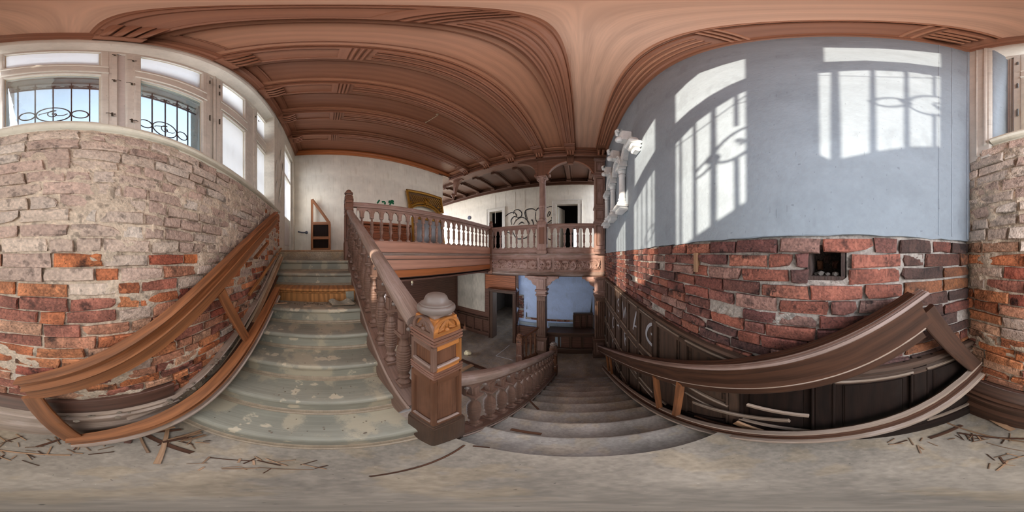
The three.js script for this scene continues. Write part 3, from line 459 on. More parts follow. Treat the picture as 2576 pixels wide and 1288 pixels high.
// cream wall at the far end of the upper floor, back wall with two doorways
{
  const t = new Thing('wall_far', undefined, undefined, { kind: 'structure', ref: 900 });
  t.add('plaster', box(FAR - .3, FAR, -.1, 3.4, -1.1, 4.12), mat.cream); t.done();
  const b = new Thing('wall_back', undefined, undefined, { kind: 'structure', ref: 1300 });
  const d1 = [onF(1233, 600, BACK).x, onF(1264, 600, BACK).x], d2 = [onF(1400, 600, BACK).x, onF(1453, 600, BACK).x], h1 = onF(1250, 532, BACK).y, h2 = onF(1427, 514, BACK).y, sq = (x0, x1, y1) => [V(x0, .0, BACK), V(x1, .0, BACK), V(x1, y1, BACK), V(x0, y1, BACK)];
  b.add('plaster', prism([V(-8.5, -.05, BACK), V(1.4, -.05, BACK), V(1.4, 3.3, BACK), V(-8.5, 3.3, BACK)], V(0, 0, .2), [sq(...d1, h1), sq(...d2, h2)]), mat.cream);
  // straight joints of the old panelling under the paint
  for (const u of [1246, 1272, 1296, 1320, 1348, 1380]) { const p = onF(u, 500, BACK - .01); b.add('seam', box(p.x - .008, p.x + .008, 1.5, 2.9, BACK - .012, BACK, .003), mat.cream); }
  b.done();
  let n = 1; for (const [d, h, wide] of [[d1, h1, .13], [d2, h2, .15]]) {
    const k = new Thing('door_' + n++, undefined, undefined, { kind: 'structure', ref: 1350 }), F = BACK - .02;
    k.add('frame', [box(d[0] - wide, d[0], FLOOR2, h + wide, F - .03, F + .05, .012), box(d[1], d[1] + wide, FLOOR2, h + wide, F - .03, F + .05, .012), box(d[0] - wide, d[1] + wide, h, h + wide, F - .035, F + .05, .012)], mat.paint);
    k.add('frame_moulding', [box(d[0] - wide - .03, d[0] - wide, FLOOR2, h + wide + .03, F - .05, F + .05, .01), box(d[1] + wide, d[1] + wide + .03, FLOOR2, h + wide + .03, F - .05, F + .05, .01), box(d[0] - wide - .03, d[1] + wide + .03, h + wide, h + wide + .04, F - .06, F + .05, .01)], mat.paint);
    // the dim room beyond, with a window of its own
    const x0 = d[0] - 1.0, x1 = d[1] + 1.0, B0 = BACK + .2, B1 = BACK + 2.6; 
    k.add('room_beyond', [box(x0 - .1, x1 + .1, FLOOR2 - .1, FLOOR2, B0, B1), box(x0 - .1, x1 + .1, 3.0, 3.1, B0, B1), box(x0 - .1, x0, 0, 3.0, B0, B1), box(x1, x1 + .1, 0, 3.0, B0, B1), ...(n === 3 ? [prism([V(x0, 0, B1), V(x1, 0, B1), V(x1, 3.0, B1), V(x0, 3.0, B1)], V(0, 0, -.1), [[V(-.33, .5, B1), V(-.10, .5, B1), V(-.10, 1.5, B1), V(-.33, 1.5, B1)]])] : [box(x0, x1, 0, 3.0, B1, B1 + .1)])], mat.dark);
    if (n === 3) { const L = [V(d[0] + .01, 0, BACK + .02), V(d[0] + .30, 0, BACK + .55)]; k.add('door_leaf', bar(V(d[0] + .03, (FLOOR2 + h) / 2 - .03, BACK + .05), V(d[0] + .26, (FLOOR2 + h) / 2 - .03, BACK + .62), rect(.04, h - FLOOR2 - .1, .01)), mat.paint); for (const q of [.2, .45, .7]) k.add('door_batten', bar(V(d[0] + .03 + .23 * q + .022, (FLOOR2 + h) / 2, BACK + .05 + .57 * q), V(d[0] + .03 + .23 * (q + .08) + .022, (FLOOR2 + h) / 2, BACK + .05 + .57 * (q + .08)), rect(.02, h - FLOOR2 - .3, .006)), mat.paintGrey); }
    k.done();
  }
}
// ================================================================ ADDED ENCLOSURE WITH ITS OPENINGS, BEHIND THE STANDING POINT
// Where the unrolled hall opens out, an unseen enclosure is added, ending in a made-up window front. The sun comes through the
// openings of its left part, cut to the sun patches; added slabs outside shade the other openings.
const ZR = 3.2;
const toRear = (p) => { const t = (ZR - p.z) / TO_SUN.z; return new THREE.Vector2(p.x + TO_SUN.x * t, p.y + TO_SUN.y * t); };
const onWhite = ([u, v]) => toRear(bentAt(onX(u, v, R), 2000)), onGal = ([u, v]) => toRear(bentAt(onF(u, v, GAL - .06), 1500));
const dense = (pts, n = 7) => pts.flatMap((a, i) => { const b = pts[(i + 1) % pts.length]; return [...Array(n)].map((_, k) => [mixn(a[0], b[0], k / n), mixn(a[1], b[1], k / n)]); });
const openings = [  // outlines of the sun patches, traced back to the added window front
  ['R', onWhite, [[2065, 119], [2203, 121], [2290, 126], [2365, 133], [2367, 169], [2283, 158], [2177, 152], [2065, 156]]],
  ['R', onWhite, [[2050, 184], [2110, 178], [2177, 175], [2278, 179], [2365, 191], [2364, 369], [2320, 368], [2278, 370], [2203, 380], [2127, 396], [2087, 406], [2050, 387]]],
  ['L', onWhite, [[1694, 241], [1722, 212], [1753, 186], [1810, 165], [1874, 147], [1874, 197], [1830, 216], [1783, 242], [1735, 277], [1694, 315]]],
  ['L', onWhite, [[1694, 364], [1748, 307], [1794, 272], [1835, 246], [1875, 226], [1875, 507], [1804, 555], [1748, 595], [1715, 622], [1694, 626]]],
  ['M', onWhite, [[1594, 393], [1615, 347], [1647, 295], [1647, 380], [1620, 424], [1594, 474]]],
  ['M', onWhite, [[1592, 519], [1618, 468], [1646, 423], [1646, 688], [1605, 718], [1592, 706]]],
  ['N', onWhite, [[1549, 605], [1560, 577], [1573, 555], [1574, 732], [1557, 752], [1549, 742]]],
  ['N', onWhite, [[1560, 520], [1575, 480], [1579, 478], [1579, 525], [1562, 545]]],
  ['G', onGal, [[1481, 590], [1514, 590], [1514, 700], [1497, 712], [1481, 706]]],
  ['G', onGal, [[1499, 722], [1512, 706], [1512, 790], [1499, 798]]],
].map(([w, f, p]) => ({ w, f, loop: dense(p).map(f) }));
{
  const XL = -10, XR = 10, YB = -2.75, YT = 5.4, q = (x, y) => new THREE.Vector3(x, y, ZR), S2 = (x, y) => new THREE.Vector2(x, y);
  const holes = openings.map((o) => o.loop), quad = (x0, x1, y0, y1) => [S2(x0, y0), S2(x1, y0), S2(x1, y1), S2(x0, y1)];
  const big = [[1.5, 4.0], [4.25, 6.75], [7.0, 9.6]].flatMap(([a, b]) => [[a, b, -1.9, 1.2], [a, b, 1.45, 5.0]]), low = [[-9.6, -7.3], [-7.1, -4.9], [-4.7, -2.5], [-2.3, -.1], [.05, 1.3]].map(([a, b]) => [a, b, -1.95, .42]), side = [[-9.6, -7.75, 1.0, 5.0]];  // openings added only to let in more daylight
  for (const b of [...big, ...low, ...side]) holes.push(quad(...b));
  const sh = new THREE.Shape([S2(XL, YB), S2(XR, YB), S2(XR, YT), S2(XL, YT)]); for (const h of holes) sh.holes.push(new THREE.Path(h));
  const g = new THREE.ExtrudeGeometry(sh, { depth: .05, bevelEnabled: false }); g.translate(0, 0, ZR); g.deleteAttribute('normal');
  struct('wall_added_front', [soup(g)], mat.cream, 0, undefined, { raw: true });
  // added walls, floor and ceiling between the hall's two open edges and the window front
  const edge = (u, ref) => { const a = ang(u), s = Math.sin(a), c = Math.cos(a), wall = (W - .02) / c, P = [], k = (rho, y) => P.push(new THREE.Vector3(...bend(s * rho, y, -c * rho, u, [0, 0, 0]))); const hz = CEIL; k(.005, hz); for (let i = 1; i <= 6; i++) k(wall * i / 6, hz); for (let i = 1; i <= 24; i++) k(wall, mixn(hz, -H, i / 24)); for (let i = 5; i >= 0; i--) k(Math.max(.005, wall * i / 6), -H); return P; };
  const L = edge(-38), Rr = edge(2614), lo = (E) => E[E.length - 1].y;
  const pierced = (E, x, open) => { const n = E.length - 1, m = 10, pos = [], uv = [], at = (i, j) => { const e = E[i], t = j / m, k = clamp((e.y - lo(E)) / (E[0].y - lo(E))); pos.push(mixn(e.x, x, t), mixn(e.y, mixn(YB - .02, YT + .02, k), t), mixn(e.z, ZR + .1, t)); uv.push(t * 6, k * 6); }; for (let i = 0; i < n; i++) for (let j = 0; j < m; j++) if (!open(i, j)) for (const [a, b] of [[0, 0], [1, 0], [1, 1], [0, 0], [1, 1], [0, 1]]) at(i + a, j + b); return fromTris(pos, uv); };
  // the flank walls get made-up openings for more daylight; the sun stands behind their outer side
  struct('wall_added_left', [pierced(L, XL, (i, j) => i > 9 && i < 26 && (j === 4 || j === 5 || j === 7 || j === 8))], mat.cream, 0, undefined, { raw: true }); struct('wall_added_right', [pierced(Rr, XR, (i, j) => i > 8 && i < 29 && j > 1 && j < 9 && j !== 5)], mat.cream, 0, undefined, { raw: true });
  const lid = (a, b, y, th, m, name) => struct(name, [0, th].map((o) => sheet(12, 6, (s, t) => new THREE.Vector3(mixn(mixn(a.x - .25, b.x + .25, s), mixn(XL, XR, s) * 1.04, t), mixn(a.y, y, t) + o, mixn(a.z, ZR + .15, t)), (s, t, p) => [p.x, p.z])), m, 0, undefined, { raw: true });
  lid(L[0], Rr[0], YT, .2, mat.ceil, 'ceiling_window_front'); lid(L[L.length - 1], Rr[Rr.length - 1], YB, -.2, mat.floor, 'floor_window_front');
  // unseen iron bars, added and shaped to throw the grille shadows on the white wall
  const line = (f, pts) => pts.map((p) => { const a = f(p); return q(a.x, a.y).setZ(ZR + .02); });
  const seg = (f, a, b, r) => tube(line(f, [...Array(6)].map((_, i) => [mixn(a[0], b[0], i / 5), mixn(a[1], b[1], i / 5)])), r, 10, 6), ring = (f, cx, cy, rx, ry, rot, r) => tube(line(f, [...Array(20)].map((_, i) => { const t = i / 20 * 6.2832, x = rx * Math.cos(t), y = ry * Math.sin(t); return [cx + x * Math.cos(rot) - y * Math.sin(rot), cy + x * Math.sin(rot) + y * Math.cos(rot)]; })), r, 40, 5, true);
  const spiral = (f, cx, cy, s, dir, r) => tube(line(f, [...Array(14)].map((_, i) => { const t = i * .6, k = s * (.12 + .075 * i); return [cx + dir * k * Math.cos(t), cy + k * .6 * Math.sin(t)]; })), r, 40, 5);
  const gR = [seg(onWhite, [2096, 172], [2097, 410], .034), seg(onWhite, [2191, 170], [2191, 390], .024), seg(onWhite, [2276, 174], [2277, 374], .022), seg(onWhite, [2347, 185], [2347, 240], .018), seg(onWhite, [2347, 285], [2347, 372], .018), ring(onWhite, 2235, 256, 41, 11, .02, .014), ring(onWhite, 2342, 264, 62, 23, .12, .016), spiral(onWhite, 2352, 264, 14, 1, .012), ball(q(...onWhite([2278, 256]).toArray()), .055), ball(q(...onWhite([2194, 256]).toArray()), .035), seg(onWhite, [2050, 189], [2368, 196], .008)];
  const gL = [seg(onWhite, [1709, 350], [1709, 625], .014), seg(onWhite, [1744, 300], [1744, 610], .018), seg(onWhite, [1791, 265], [1790, 570], .026), seg(onWhite, [1848, 232], [1848, 318], .02), seg(onWhite, [1848, 400], [1849, 535], .02), ring(onWhite, 1768, 423, 36, 9, -.80, .014), ring(onWhite, 1852, 362, 72, 27, -.62, .016), spiral(onWhite, 1855, 355, 12, 1, .012), ball(q(...onWhite([1793, 400]).toArray()), .06), seg(onWhite, [1694, 374], [1876, 238], .008), seg(onWhite, [1875, 255], [1848, 262], .008)];
  const gM = [seg(onWhite, [1602, 495], [1602, 715], .007), seg(onWhite, [1613, 475], [1613, 715], .009), seg(onWhite, [1625, 455], [1625, 705], .012), seg(onWhite, [1638, 436], [1638, 695], .01), ring(onWhite, 1632, 590, 26, 7, -1.15, .008), ring(onWhite, 1611, 632, 14, 4, -1.0, .007)];
  const gN = [seg(onWhite, [1555, 585], [1555, 750], .006), seg(onWhite, [1561, 575], [1561, 750], .006), seg(onWhite, [1567, 562], [1567, 742], .007)];
  for (const gs of [gR, gL, gM, gN]) struct('shadow_grille', gs, mat.iron, 0, undefined, { raw: true });
  // unseen slabs added outside to keep the sun off the other openings
  const far = 55, sx = TO_SUN.x / TO_SUN.z * far, sy = TO_SUN.y / TO_SUN.z * far, rb = (x0, x1, y0, y1, z0, z1) => { const b = new THREE.BoxGeometry(x1 - x0, y1 - y0, z1 - z0); b.translate((x0 + x1) / 2, (y0 + y1) / 2, (z0 + z1) / 2); return soup(b); };
  const h = new Thing('wall_added_sun_block', undefined, undefined, { raw: true, kind: 'structure' }), gable = (x0, x1, y0, y1) => rb(sx + x0, sx + x1, y0, y1, far + ZR, far + ZR + 1);
  h.add('gable', gable(1.0, 10.2, -14, sy + 5.5), mat.exterior); h.add('gable', gable(-12, 1.0, -14, sy + .74), mat.exterior); h.add('gable', gable(-12, -7.4, sy + .7, sy + 5.4), mat.exterior); h.done();
  // unseen yard, its ground made pale to bounce light up under the lintels
  const yard = new THREE.BoxGeometry(300, .4, 300); yard.translate(0, -14.2, 0); struct('ground', [soup(yard)], M('#cfc9bd', T.dusty, {}), 0, undefined, { raw: true });
}
// ================================================================ THE STAIRS
const arc = (cx, cy, r, a0, a1, n) => [...Array(n + 1)].map((_, i) => { const a = a0 + (a1 - a0) * i / n; return [cx + r * Math.cos(a), cy + r * Math.sin(a)]; });
{
  const t = new Thing('staircase', 'upper flight of broad steps covered in worn grey green linoleum', 'stairs', { ref: 800 }), F0 = W + .005, F1 = .414, wide = V(0, 0, F1 - F0);
  const sweep = (pts) => prism(pts.map(([x, y]) => V(x, y, F0)), wide);
  for (let k = 1; k <= 9; k++) {
    const x = stairX(k), xn = k < 9 ? stairX(k + 1) : x - .15, y = stepY(k), nose = (r, o = 0) => [[xn - .05, y], [x - r, y], ...arc(x - r, y - r, r, Math.PI / 2, -Math.PI / 2, 7).slice(1), [x - r - .006, y - 2 * r - .004]];
    if (k === 6 || k === 9) {
      const st = t.add('step', sweep([...nose(.019), [x - .035, y - RISE], [xn - .05, y - RISE]]), k === 9 ? mat.plank : mat.bareWood, { label: k === 6 ? 'bare wooden step that has lost its linoleum' : 'wooden floor edge at the head of the flight' });
      t.add('moulding', sweep([[x - .02, y - .042], [x - .012, y - .05], [x - .02, y - .062], [x - .036, y - .066], [x - .036, y - .042]]), mat.bareWood, { under: st });
      if (k === 6) t.add('linoleum_remnant', prism([V(x - .02, y - .02, .28), V(x - .02, y - .02, .39), V(x - .02, y - .172, .395), V(x - .02, y - .165, .30)], V(.008, 0, 0)), mat.lino, { under: st });
    } else {
      const st = t.add('step', sweep([...nose(.027), [x - .032, y - RISE + .028], [xn - .05, y - RISE + .028]]), mat.lino, { crease: .75 });
      t.add('moulding', [sweep([[x - .03, y - RISE], [x - .012, y - RISE], [x - .014, y - RISE + .012], [x - .024, y - RISE + .026], [x - .034, y - RISE + .03]]), sweep([[x - .012, y - RISE], [x + .004, y - RISE], [x + .002, y - RISE + .007], [x - .012, y - RISE + .011]])], mat.riserStrip, { under: st });
    }
  }
  t.done();
  // lower flight
  const d = new Thing('staircase', 'lower flight of dusty steps going down beside the white wall', 'stairs', { ref: 1480 }), X0 = -.545, X1 = R + .01, go = .305;
  for (let j = 0; j <= 10; j++) {
    const f = .53 + go * j, y = -H - RISE * j, fp = j ? f - go : .40, r = .02;
    const pr = [[fp - .02, y], [f - r, y], ...arc(f - r, y - r, r, Math.PI / 2, -Math.PI / 2, 6).slice(1), [f - r - .012, y - 2 * r - .01], [f - r - .012, y - RISE - .01], [fp - .02, y - RISE - .01]];
    if (j === 0) { d.add('step', prism([[.515, y - .0005], ...arc(.513, y - r, r, Math.PI / 2, -Math.PI / 2, 6).slice(1), [.495, y - RISE]].map(([a, b]) => V(X0 - .16, b, a)), V(X1 - X0 + .16, 0, 0)), mat.floor, { crease: .75 }); continue; }
    d.add('step', prism(pr.map(([a, b]) => V(X0, b, a)), V(X1 - X0, 0, 0)), mat.tread, { crease: .75 });
  }
  d.done();
}
// ---------------------------------------------------------------- balusters
function balusterGeo(x, f, y0, y1, kind) {
  const h = y1 - y0, L = (pr, at = y0, hh = h, n = 14) => lathe(pr.map(([r, t]) => [r, t * hh]), V(x, at, f), n);
  if (kind === 'barrel') {
    const g = []; for (let i = 0; i < 9; i++) { const t = .36 + i * .045, w = .034 + .011 * Math.sin((t - .25) / .6 * Math.PI); g.push([w, t], [w + .003, t + .012], [w + .003, t + .028], [w, t + .036]); }
    return [box(x - .043, x + .043, y0, y0 + h * .07, f - .043, f + .043, .006), L([[.028, .06], [.040, .075], [.042, .10], [.032, .125], [.022, .15], [.022, .175], [.036, .20], [.038, .225], [.028, .25], [.026, .275], [.036, .32], ...g, [.040, .78], [.032, .81], [.036, .83], [.030, .86], [.023, .90], [.030, .94], [.040, .955], [.040, 1]]), box(x - .045, x + .045, y1 - .012, y1 + .012, f - .045, f + .045, .005), box(x - .03, x + .03, y1, y1 + .10, f - .03, f + .03, .005)];
  }
  if (kind === 'pot') {
    const g = []; for (let i = 0; i < 6; i++) { const t = .40 + i * .055, w = .036 + .008 * Math.sin((t - .3) / .5 * Math.PI); g.push([w, t], [w + .003, t + .015], [w + .003, t + .036], [w, t + .046]); }
    return [box(x - .042, x + .042, y0, y0 + h * .08, f - .042, f + .042, .006), L([[.026, .07], [.036, .09], [.038, .13], [.026, .16], [.020, .20], [.026, .23], [.038, .26], [.042, .32], [.036, .36], ...g, [.040, .75], [.026, .80], [.020, .84], [.024, .88], [.034, .92], [.036, 1]]), box(x - .046, x + .046, y1 - .014, y1 + .008, f - .046, f + .046, .005), box(x - .026, x + .026, y1, y1 + .11, f - .026, f + .026, .005)];
  }
  const g = []; for (let i = 0; i < 5; i++) { const t = .46 + i * .05; g.push([.030, t], [.033, t + .012], [.033, t + .03], [.030, t + .042]); }
  return [box(x - .036, x + .036, y0, y0 + .03, f - .036, f + .036, .004), L([[.028, .05], [.033, .07], [.022, .10], [.017, .15], [.020, .19], [.027, .22], [.020, .25], [.022, .28], [.031, .32], [.037, .37], [.036, .42], ...g, [.036, .73], [.037, .77], [.029, .81], [.020, .84], [.019, .89], [.024, .93], [.031, .95], [.031, 1]], y0, h, 12), box(x - .034, x + .034, y1 - .02, y1 + .01, f - .034, f + .034, .004), box(x - .024, x + .024, y1, y1 + .12, f - .024, f + .024, .003)];
}
// strip of little arches under a rail; line(s) = [x, y of the rail's underside, f], at = the balusters' places along s
function arches(line, at, drop, rise, th, off) {
  const P = (s, dy) => { const l = line(s); return V(l[0], l[1] - dy, l[2]); }, out = [];
  const s0 = at[0] - (at[1] - at[0]) / 2, s1 = at[at.length - 1] + (at[1] - at[0]) / 2, low = [];
  const post = (at[1] - at[0]) * .20; let prev = s0;
  for (let i = 0; i <= at.length; i++) { const a = i ? at[i - 1] + post : s0, b = i < at.length ? at[i] - post : s1, m = (a + b) / 2, r = (b - a) / 2; for (let k = 0; k <= 8; k++) { const q = Math.PI * (1 - k / 8), s = m + r * Math.cos(q); low.push([s, drop - (drop - rise) * Math.pow(Math.sin(q), .8)]); } if (i < at.length) low.push([at[i], drop]); }
  const top = low.map(([s]) => P(s, -.01)).reverse(), pts = [...low.map(([s, d]) => P(s, d)), top[0], top[top.length - 1]], n = off.clone().multiplyScalar(th);
  return prism(pts.map((p) => p.clone().addScaledVector(off, -th / 2)), n);
}
const railProf = (w, h) => [[-w * .36, -h], [w * .36, -h], [w * .40, -h * .72], [w * .5, -h * .60], [w * .5, -h * .30], [w * .44, -h * .16], [w * .30, -.004], [w * .1, 0], [-w * .1, 0], [-w * .30, -.004], [-w * .44, -h * .16], [-w * .5, -h * .30], [-w * .5, -h * .60], [-w * .40, -h * .72]];
{
  const t = new Thing('balustrade', 'sloping balustrade of turned balusters rising beside the upper flight', 'balustrade', { ref: 950 }), F = .462, A = V(-.70, -.315, F), B = V(-2.89, .865, F), yr = (x) => mixn(A.y, B.y, (x - A.x) / (B.x - A.x)), ys = (x) => mixn(-1.06, .02, (x + .70) / (-2.88 + .70));
  t.add('handrail', bar(A, B, railProf(.115, .085)), mat.rail, { crease: .5 });
  t.add('handrail_moulding', bar(A.clone().setY(A.y - .095), B.clone().setY(B.y - .095), rect(.07, .035, .01)), mat.bal);
  const xs = [...Array(11)].map((_, i) => -.86 - .195 * i);
  t.add('arch_strip', arches((s) => [-s, yr(-s) - .10, F], xs.map((x) => -x), .155, .03, .034, V(0, 0, 1)), mat.bal);
  for (const x of xs) t.add('baluster', balusterGeo(x, F, ys(x), yr(x) - .27, 'barrel'), mat.bal);
  for (const x of xs) t.add('boss', [ball(V(x + .095, yr(x + .095) - .145, F - .022), .014), ball(V(x + .095, yr(x + .095) - .145, F + .022), .014)], mat.cap);
  const sp = [[-.05, -.42], [.05, -.42], [.05, -.02], [.058, -.015], [.058, .005], [-.058, .005], [-.058, -.015], [-.05, -.02]];
  t.add('string_board', bar(V(-.70, -1.06, F), V(-2.95, .055, F), sp), mat.bal);
  t.add('string_moulding', bar(V(-.70, -1.10, F - .056), V(-2.95, .015, F - .056), rect(.02, .03, .008)), mat.rail);
  t.done();
}
{
  const X = -.60, t = new Thing('balustrade', 'sloping balustrade of short pot-bellied balusters descending beside the lower flight', 'balustrade', { ref: 1280 }), A = V(X, -.755, .60), B = V(X, -2.40, 3.64), ys = (f) => -1.655 - (f - .79) * .53;
  const y = (f) => mixn(A.y, B.y, (f - .60) / 3.04);
  t.add('handrail', bar(A, B, railProf(.105, .085)), mat.rail, { crease: .5 }); t.add('handrail_moulding', bar(V(X, A.y - .10, .60), V(X, B.y - .10, 3.64), rect(.06, .035, .01)), mat.bal);
  const fs = [...Array(16)].map((_, i) => .79 + .182 * i);
  t.add('arch_strip', arches((s) => [X, y(s) - .10, s], fs, .15, .035, .034, V(1, 0, 0)), mat.bal);
  for (const f of fs) t.add('baluster', balusterGeo(X, f, ys(f), y(f) - .265, 'pot'), mat.bal);
  for (const f of fs) t.add('boss', ball(V(X + .022, y(f - .091) - .145, f - .091), .014), mat.cap);
  const sp = [[-.05, -.38], [.05, -.38], [.05, -.03], [.07, -.02], [.07, .004], [-.06, .004], [-.06, -.03]];
  t.add('string_board', bar(V(X, ys(.60), .60), V(X, ys(3.66), 3.66), sp), mat.bal);
  t.add('string_moulding', bar(V(X + .07, ys(.60) - .05, .60), V(X + .07, ys(3.66) - .05, 3.66), rect(.02, .03, .008)), mat.rail);
  t.done();
}
// ---------------------------------------------------------------- newel posts
function newel(x, f, y0, y1, w, label, ref, o = {}) {
  const t = new Thing('newel_post', label, 'newel post', { ref }), h = y1 - y0, m = o.m ?? mat.newel, md = o.md ?? mat.newelDark, Yf = (q) => y0 + h * q, sq = (half, a, b, c = .006) => box(x - half, x + half, a, b, f - half, f + half, c);
  const big = !o.small;
  t.add('plinth', [sq(w * 1.16, y0, Yf(.245), .01), sq(w * 1.10, Yf(.245), Yf(.262), .008), sq(w * 1.05, Yf(.262), Yf(.275), .006)], o.small ? md : o.m2 ? mat.plinth : md);
  const core = w * .80; t.add('core', sq(core, Yf(.24), Yf(.86), .002), md);
  // raised stiles and rails leave two sunk panels on every face
  for (const [a, b] of [[.275, .640], [.700, .812]]) for (const s of [-1, 1]) {
    const yA = Yf(a), yB = Yf(b), e = w * .26;
    for (const [g, mm] of [[box(x + s * (w - e), x + s * w, yA, yB, f - w, f - w + e, .004), o.m2], [box(x + s * (w - e), x + s * w, yA, yB, f + w - e, f + w, .004), null]]) t.add('stile', g, a > .5 ? mm ?? m : md);
  }
  const rail4 = (a, b, mm, m2) => { for (const s of [-1, 1]) { t.add('rail', box(x - w * .75, x + w * .75, a, b, f + s * w, f + s * core, .003), s < 0 ? m2 ?? mm : mm); t.add('rail', box(x + s * w, x + s * core, a, b, f - w * .75, f + w * .75, .003), mm); } };
  rail4(Yf(.615), Yf(.655), md); rail4(Yf(.275), Yf(.30), md); rail4(Yf(.69), Yf(.712), m, o.m2); rail4(Yf(.795), Yf(.835), m, o.m2);
  for (const q of [.717, .305]) for (const s of [-1, 1]) { t.add('panel_bead', bar(V(x - w * .76, Yf(q), f + s * w * .93), V(x + w * .76, Yf(q), f + s * w * .93), rect(.02, .012, .005)), mat.rail); t.add('panel_bead', bar(V(x + s * w * .93, Yf(q), f - w * .76), V(x + s * w * .93, Yf(q), f + w * .76), rect(.02, .012, .005)), mat.rail); }
  for (const q of [.655, .668, .682]) t.add('moulding', sq(w * 1.035, Yf(q), Yf(q + .0095), .005), mat.galBrown);
  for (const q of [.818, .831, .844]) t.add('moulding', sq(w * 1.035, Yf(q), Yf(q + .0095), .005), mat.galBrown);
  // head: four rounded gables, each with a carved shell, between scooped corners that carry the round cap
  t.add('head', sq(w * .80, Yf(.85), Yf(.915), .004), m); t.add('neck', (() => { const g = new THREE.LatheGeometry([[1.12, .868], [1.06, .892], [.95, .905], [.88, .915], [.86, .926], [.86, .936]].map(([r, q]) => new THREE.Vector2(w * r, Yf(q))), 4); g.rotateY(Math.PI / 4); g.translate(x, 0, -f); return soup(g); })(), mat.rail);
  for (let k = 0; k < 4; k++) {
    const a = k * Math.PI / 2, fx = Math.sin(a), ff = Math.cos(a), pt = (s, y, n) => V(x + fx * (w * .80 + n) + ff * s, y, f + ff * (w * .80 + n) - fx * s), yb = Yf(.852), R1 = w * .93, hy = R1 * .98, q = (n) => new THREE.Vector3(fx, 0, -ff).multiplyScalar(n);
    const outer = [[-R1, yb], [R1, yb], ...[...Array(13)].map((_, i) => { const b = Math.PI * i / 12; return [R1 * Math.cos(b), yb + .012 + hy * Math.sin(b)]; })], ri = R1 * .74, inner = [...Array(13)].map((_, i) => { const b = Math.PI * i / 12; return [ri * Math.cos(b), yb + .02 + ri * Math.sin(b)]; });
    const gable = t.add('gable', prism(outer.map(([s, y]) => pt(s, y, -.004)), q(w * .20), [inner.map(([s, y]) => pt(s, y, -.004))]), k % 2 ? m : (o.m2 ?? m));
    const petals = []; for (let i = 0; i < 9; i++) { const b = Math.PI * (i + .5) / 9, c = pt(Math.cos(b) * ri * .60, yb + .022 + Math.sin(b) * ri * .60, w * .035), g = new THREE.IcosahedronGeometry(1, 1); g.scale(ri * .40, ri * .13, w * .07); g.rotateZ(b); g.rotateY(-a + Math.PI); const gg = soup(g); gg.translate(c.x, c.y, c.z); petals.push(gg); }
    t.add('shell_carving', [...petals, ball(pt(0, yb + .022, w * .04), ri * .22, 1, 1, 1)], k % 2 ? m : (o.m2 ?? m), { under: gable });
  }
  t.add('cap', lathe([[w * .80, Yf(.930)], [w * .97, Yf(.931)], [w * 1.04, Yf(.936)], [w * 1.07, Yf(.944)], [w * 1.05, Yf(.952)], [w * .98, Yf(.957)], [w * .90, Yf(.958)], [w * .885, Yf(.963)], [w * .80, Yf(.965)], [w * .70, Yf(.970)], [w * .65, Yf(.978)], [w * .60, Yf(.986)], [w * .50, Yf(.993)], [w * .36, Yf(.997)], [w * .16, Yf(1)], [.001, Yf(1.0005)]], V(x, 0, f), 36), o.cap ?? mat.cap, { crease: .7 });
  return t.done();
}
newel(-.605, .500, -H, -.178, .088, 'big square newel post with carved shells at the foot of the upper flight', 1100, { m2: mat.bal });
newel(-2.93, .455, -.10, 1.27, .075, 'square newel post at the head of the upper flight on the gallery', 877, { m: mat.galBrown, md: mat.galBrown, cap: mat.galBrown });
newel(-2.90, 4.80, -.60, 1.22, .065, 'slender newel post at the corner of the gallery balustrades', 1237, { m: mat.galBrown, md: mat.galBrown, cap: mat.galBrown });
newel(-.60, 3.72, HALL, -2.20, .08, 'newel post at the foot of the lower flight beside the stair end', 1392, { m: mat.bal, md: mat.newelDark });
newel(-1.55, 4.05, HALL, -2.22, .08, 'small dark newel post standing on the hall floor left of the pillar', 1322, { m: mat.newelDark, md: mat.hallWood, cap: mat.newelDark });
